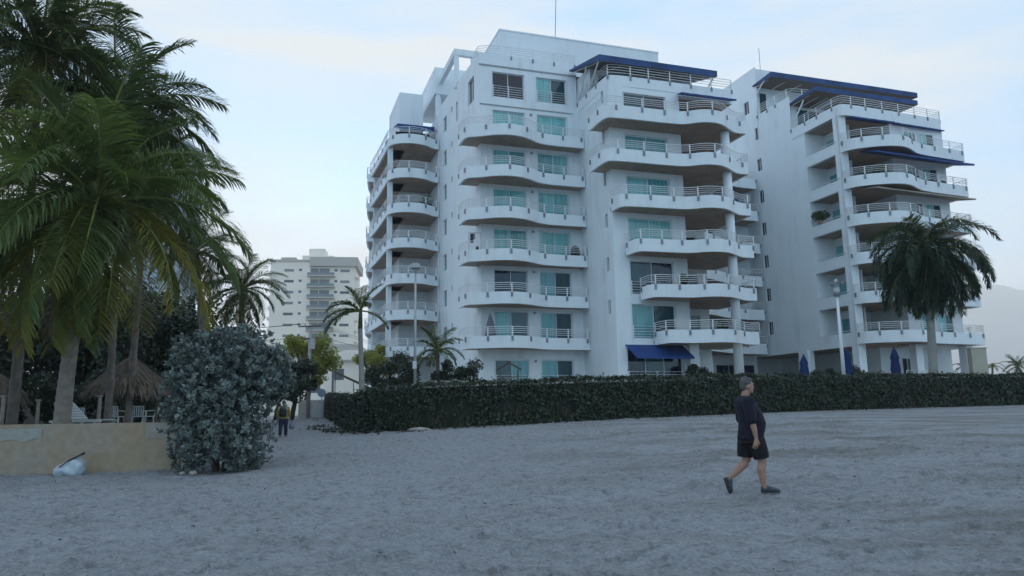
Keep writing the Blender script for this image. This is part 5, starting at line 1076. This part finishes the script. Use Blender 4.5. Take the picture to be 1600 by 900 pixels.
def walking_man():
    """walks towards +X; near side is -Y"""
    c = at(1180, 771, 11.8); t = empty('person', (c.x - .02, 11.8, gz(c.x, 11.8) + .015), R(4), 'person in navy T-shirt and black shorts walking right across the sand', 'person')
    b = MB()
    hipF, kneeF, ankF = (.05, -.09, .86), (.125, -.10, .47), (.125, -.10, .10)
    hipB, kneeB, ankB = (-.02, .09, .86), (-.05, .09, .46), (-.335, .09, .225)
    limb(b, [(.045, -.085, .83), (.10, -.10, .66), kneeF, (.10, -.10, .36), (.115, -.10, .22), ankF, (.14, -.10, .06)], [.09, .085, .062, .066, .052, .038, .036], 14)
    limb(b, [(-.02, .085, .83), (-.04, .09, .66), kneeB, (-.14, .09, .385), (-.24, .09, .30), ankB, (-.36, .09, .2)], [.09, .085, .062, .064, .052, .038, .036], 14)
    oval(b, [(.01, 0, .80, .12, .15), (.01, 0, .92, .155, .18), (.02, 0, 1.05, .165, .185), (.0, 0, 1.22, .14, .19), (-.04, 0, 1.36, .11, .185), (-.05, 0, 1.43, .07, .12)])
    limb(b, [(-.05, 0, 1.40), (-.03, 0, 1.50), (-.01, 0, 1.55)], [.07, .062, .06], 14)
    # head: skull, jaw, nose, ears
    b.ball((.0, 0, 1.615), .098, .076, .112, 18, 12); b.ball((.035, 0, 1.565), .062, .058, .07, 14, 10); limb(b, [(.085, 0, 1.625), (.112, 0, 1.592), (.09, 0, 1.58)], [.010, .016, .012], 8); b.ball((.078, 0, 1.545), .022, .03, .012, 8, 6); b.ball((.07, 0, 1.515), .025, .03, .022, 8, 6); b.ball((.085, 0, 1.645), .014, .05, .010, 8, 6)
    for sy in (-1, 1): b.ball((-.012, sy * .078, 1.60), .022, .012, .034, 8, 8)
    # arms: near one hangs by the hip, far one swings forward
    shN, elN, wrN = (-.075, -.205, 1.36), (-.055, -.255, 1.06), (-.005, -.25, .82)
    limb(b, [shN, (-.07, -.24, 1.20), elN, (-.03, -.258, .96), wrN], [.068, .058, .046, .044, .028], 12); hand(b, wrN, (-.12, .05, -1), 1, 1.05)
    shF, elF, wrF = (-.05, .205, 1.36), (-.03, .25, 1.07), (.04, .24, .84)
    limb(b, [shF, (-.04, .24, 1.22), elF, (.0, .25, .96), wrF], [.068, .058, .046, .044, .028], 12); hand(b, wrF, (.25, -.05, -1), -1, 1.05)
    body = solid('body', b, .0095, M['skin'], t, 2)
    s = MB(); oval(s, [(.0, 0, .80, .185, .20), (.005, 0, .86, .19, .205), (.03, 0, .95, .20, .21), (.045, 0, 1.05, .205, .212), (.02, 0, 1.18, .185, .215), (-.03, 0, 1.30, .165, .222), (-.06, 0, 1.38, .13, .205), (-.06, 0, 1.43, .095, .14), (-.05, 0, 1.465, .075, .085)], 28)
    limb(s, [(-.065, -.15, 1.385), (-.07, -.19, 1.37), (-.07, -.228, 1.24), (-.062, -.252, 1.10)], [.085, .092, .086, .082], 14); limb(s, [(-.05, .18, 1.375), (-.04, .228, 1.25), (-.035, .25, 1.11)], [.092, .086, .08], 14)
    for sy in (-1, 1): s.ball((-.062, sy * .2, 1.37), .096, .088, .092, 14, 10)
    for k in range(7): a = .5 + k * .85; limb(s, [(.0 + .19 * math.cos(a), .2 * math.sin(a), .82), (.02 + .19 * math.cos(a + .2), .2 * math.sin(a + .2), 1.0)], [.016, .008], 6)
    solid('tshirt', s, .012, M['shirt'], t, 3)
    s = MB(); oval(s, [(.0, 0, .74, .17, .19), (.0, 0, .86, .178, .195), (.0, 0, .93, .18, .2)], 24); limb(s, [(.05, -.09, .82), (.09, -.10, .66), (.115, -.10, .52)], [.13, .125, .118], 16, False); limb(s, [(-.03, .09, .82), (-.055, .09, .66), (-.07, .09, .53)], [.13, .125, .115], 16, False)
    solid('shorts', s, .012, M['shorts'], t, 3)
    h = MB(); h.ball((-.022, 0, 1.652), .100, .082, .090, 18, 12); h.ball((-.055, 0, 1.60), .062, .072, .07, 14, 10); h.ball((.03, 0, 1.705), .062, .062, .032, 14, 8)
    rg = random.Random(2)
    for k in range(26): a, e = rg.uniform(0, 6.28), rg.uniform(.3, 1.4); p = Vector((-.015 + .09 * math.cos(a) * math.cos(e), .075 * math.sin(a) * math.cos(e), 1.655 + .088 * math.sin(e))); limb(h, [p, p + Vector((rg.uniform(-.02, .03), rg.uniform(-.02, .02), .018))], [.014, .006], 6)
    solid('hair', h, .0085, M['hair'], t, 1)
    shoe(t, (.085, -.10, .028), (.36, -.11, .022), (0, 0, 1)); shoe(t, (-.405, .09, .225), (-.335, .09, -.0), (-.95, 0, -.1) if False else (.9, 0, .3))
    return t
walking_man()
def backpacker():
    Y = 35.5; c = at(442, 680, Y); t = empty('person', (c.x, Y, gz(c.x, Y)), R(8), 'person in yellow top with dark backpack and blue trousers walking away on the path', 'person')
    b = MB()
    for sx, fy in ((-.1, -.12), (.1, .1)): limb(b, [(sx, 0, .86), (sx * 1.1, fy * .3, .47), (sx * 1.15, fy, .08)], [.1, .065, .045], 12); limb(b, [(sx * 1.15, fy - .04, .05), (sx * 1.2, fy + .15, .04)], [.045, .035], 10)
    oval(b, [(0, 0, .82, .17, .11), (0, 0, 1.0, .16, .11), (0, 0, 1.25, .19, .115), (0, 0, 1.36, .19, .1), (0, 0, 1.43, .1, .07)]); limb(b, [(0, 0, 1.4), (0, .02, 1.5)], [.06, .055], 10); b.ball((0, .02, 1.58), .078, .095, .115, 14, 10)
    for sx in (-1, 1): limb(b, [(sx * .2, 0, 1.36), (sx * .27, -.02, 1.1), (sx * .27, .06, .86)], [.06, .048, .032], 10); hand(b, (sx * .27, .06, .86), (0, .05, -1), -sx, 1.); b.ball((sx * .078, .02, 1.57), .012, .02, .032, 8, 6)
    b.ball((0, .115, 1.57), .014, .02, .02, 8, 6); solid('body', b, .012, M['skin'], t, 2)
    s = MB(); oval(s, [(0, 0, .84, .19, .135), (0, 0, 1.05, .19, .135), (0, 0, 1.28, .215, .135), (0, 0, 1.38, .2, .115), (0, 0, 1.44, .11, .085)])
    for sx in (-1, 1): limb(s, [(sx * .19, 0, 1.37), (sx * .265, -.02, 1.1), (sx * .27, .05, .92)], [.075, .065, .055], 10, False)
    solid('top', s, .016, mat('yellow_cotton', (.30, .25, .08), rough=.9, var=.2, vscale=6), t, 3)
    s = MB(); oval(s, [(0, 0, .80, .17, .125), (0, 0, .93, .185, .13)])
    for sx, fy in ((-.1, -.12), (.1, .1)): limb(s, [(sx, 0, .86), (sx * 1.1, fy * .3, .47), (sx * 1.15, fy, .1)], [.118, .088, .075], 12, False)
    solid('trousers', s, .016, mat('dark_denim', (.02, .03, .06), rough=.9, var=.2, vscale=6), t, 3)
    s = MB(); s.ball((0, .01, 1.62), .09, .1, .09, 14, 10); solid('hair', s, .012, M['hair'], t, 1)
    s = MB(); oval(s, [(0, -.2, .95, .15, .08), (0, -.22, 1.05, .17, .12), (0, -.21, 1.25, .165, .11), (0, -.18, 1.38, .12, .07)]); p = solid('backpack', s, .015, mat('black_nylon', (.012, .012, .014), rough=.7), t, 3)
    s = MB()
    for sx in (-.1, .1): s.tube([(sx, -.12, 1.4), (sx, -.02, 1.455), (sx, .1, 1.4), (sx, .13, 1.2)], .02, 6)
    s.build('strap', M['dark'], p)
    g = empty('carrier_bag', (c.x + .36, Y + .1, gz(c.x, Y) + .38), 0, 'blue-grey carrier bag in the right hand of the walker with backpack', 'bag'); s = MB(); oval(s, [(0, 0, 0, .07, .05), (0, 0, .05, .13, .09), (0, 0, .2, .13, .08), (0, 0, .3, .06, .03)], 14); s.build('bag_body', mat('bluegrey_bag', (.16, .22, .30), rough=.5), g, True); s = MB(); s.tube([(-.04, 0, .3), (-.02, 0, .4), (.02, 0, .4), (.04, 0, .3)], .008, 5); s.build('handle', M['dark'], g)
backpacker()
# ------------------------------------------------------------------ haze
mb = MB(); mb.box(-9500, 9500, -400, 9800, -30, 860); hz = mb.build('haze', None); hz.data.materials.clear(); tag(hz, kind='stuff')
hm = bpy.data.materials.new('haze_air'); hm.use_nodes = True; hn = hm.node_tree; hn.nodes.clear(); ho = hn.nodes.new('ShaderNodeOutputMaterial'); hv = hn.nodes.new('ShaderNodeVolumePrincipled')
hv.inputs['Color'].default_value = (.985, .99, 1.0, 1); hv.inputs['Density'].default_value = 3.0e-4; hv.inputs['Anisotropy'].default_value = .0
hn.links.new(hv.outputs[0], ho.inputs['Volume']); hz.data.materials.append(hm)
#MARK_END
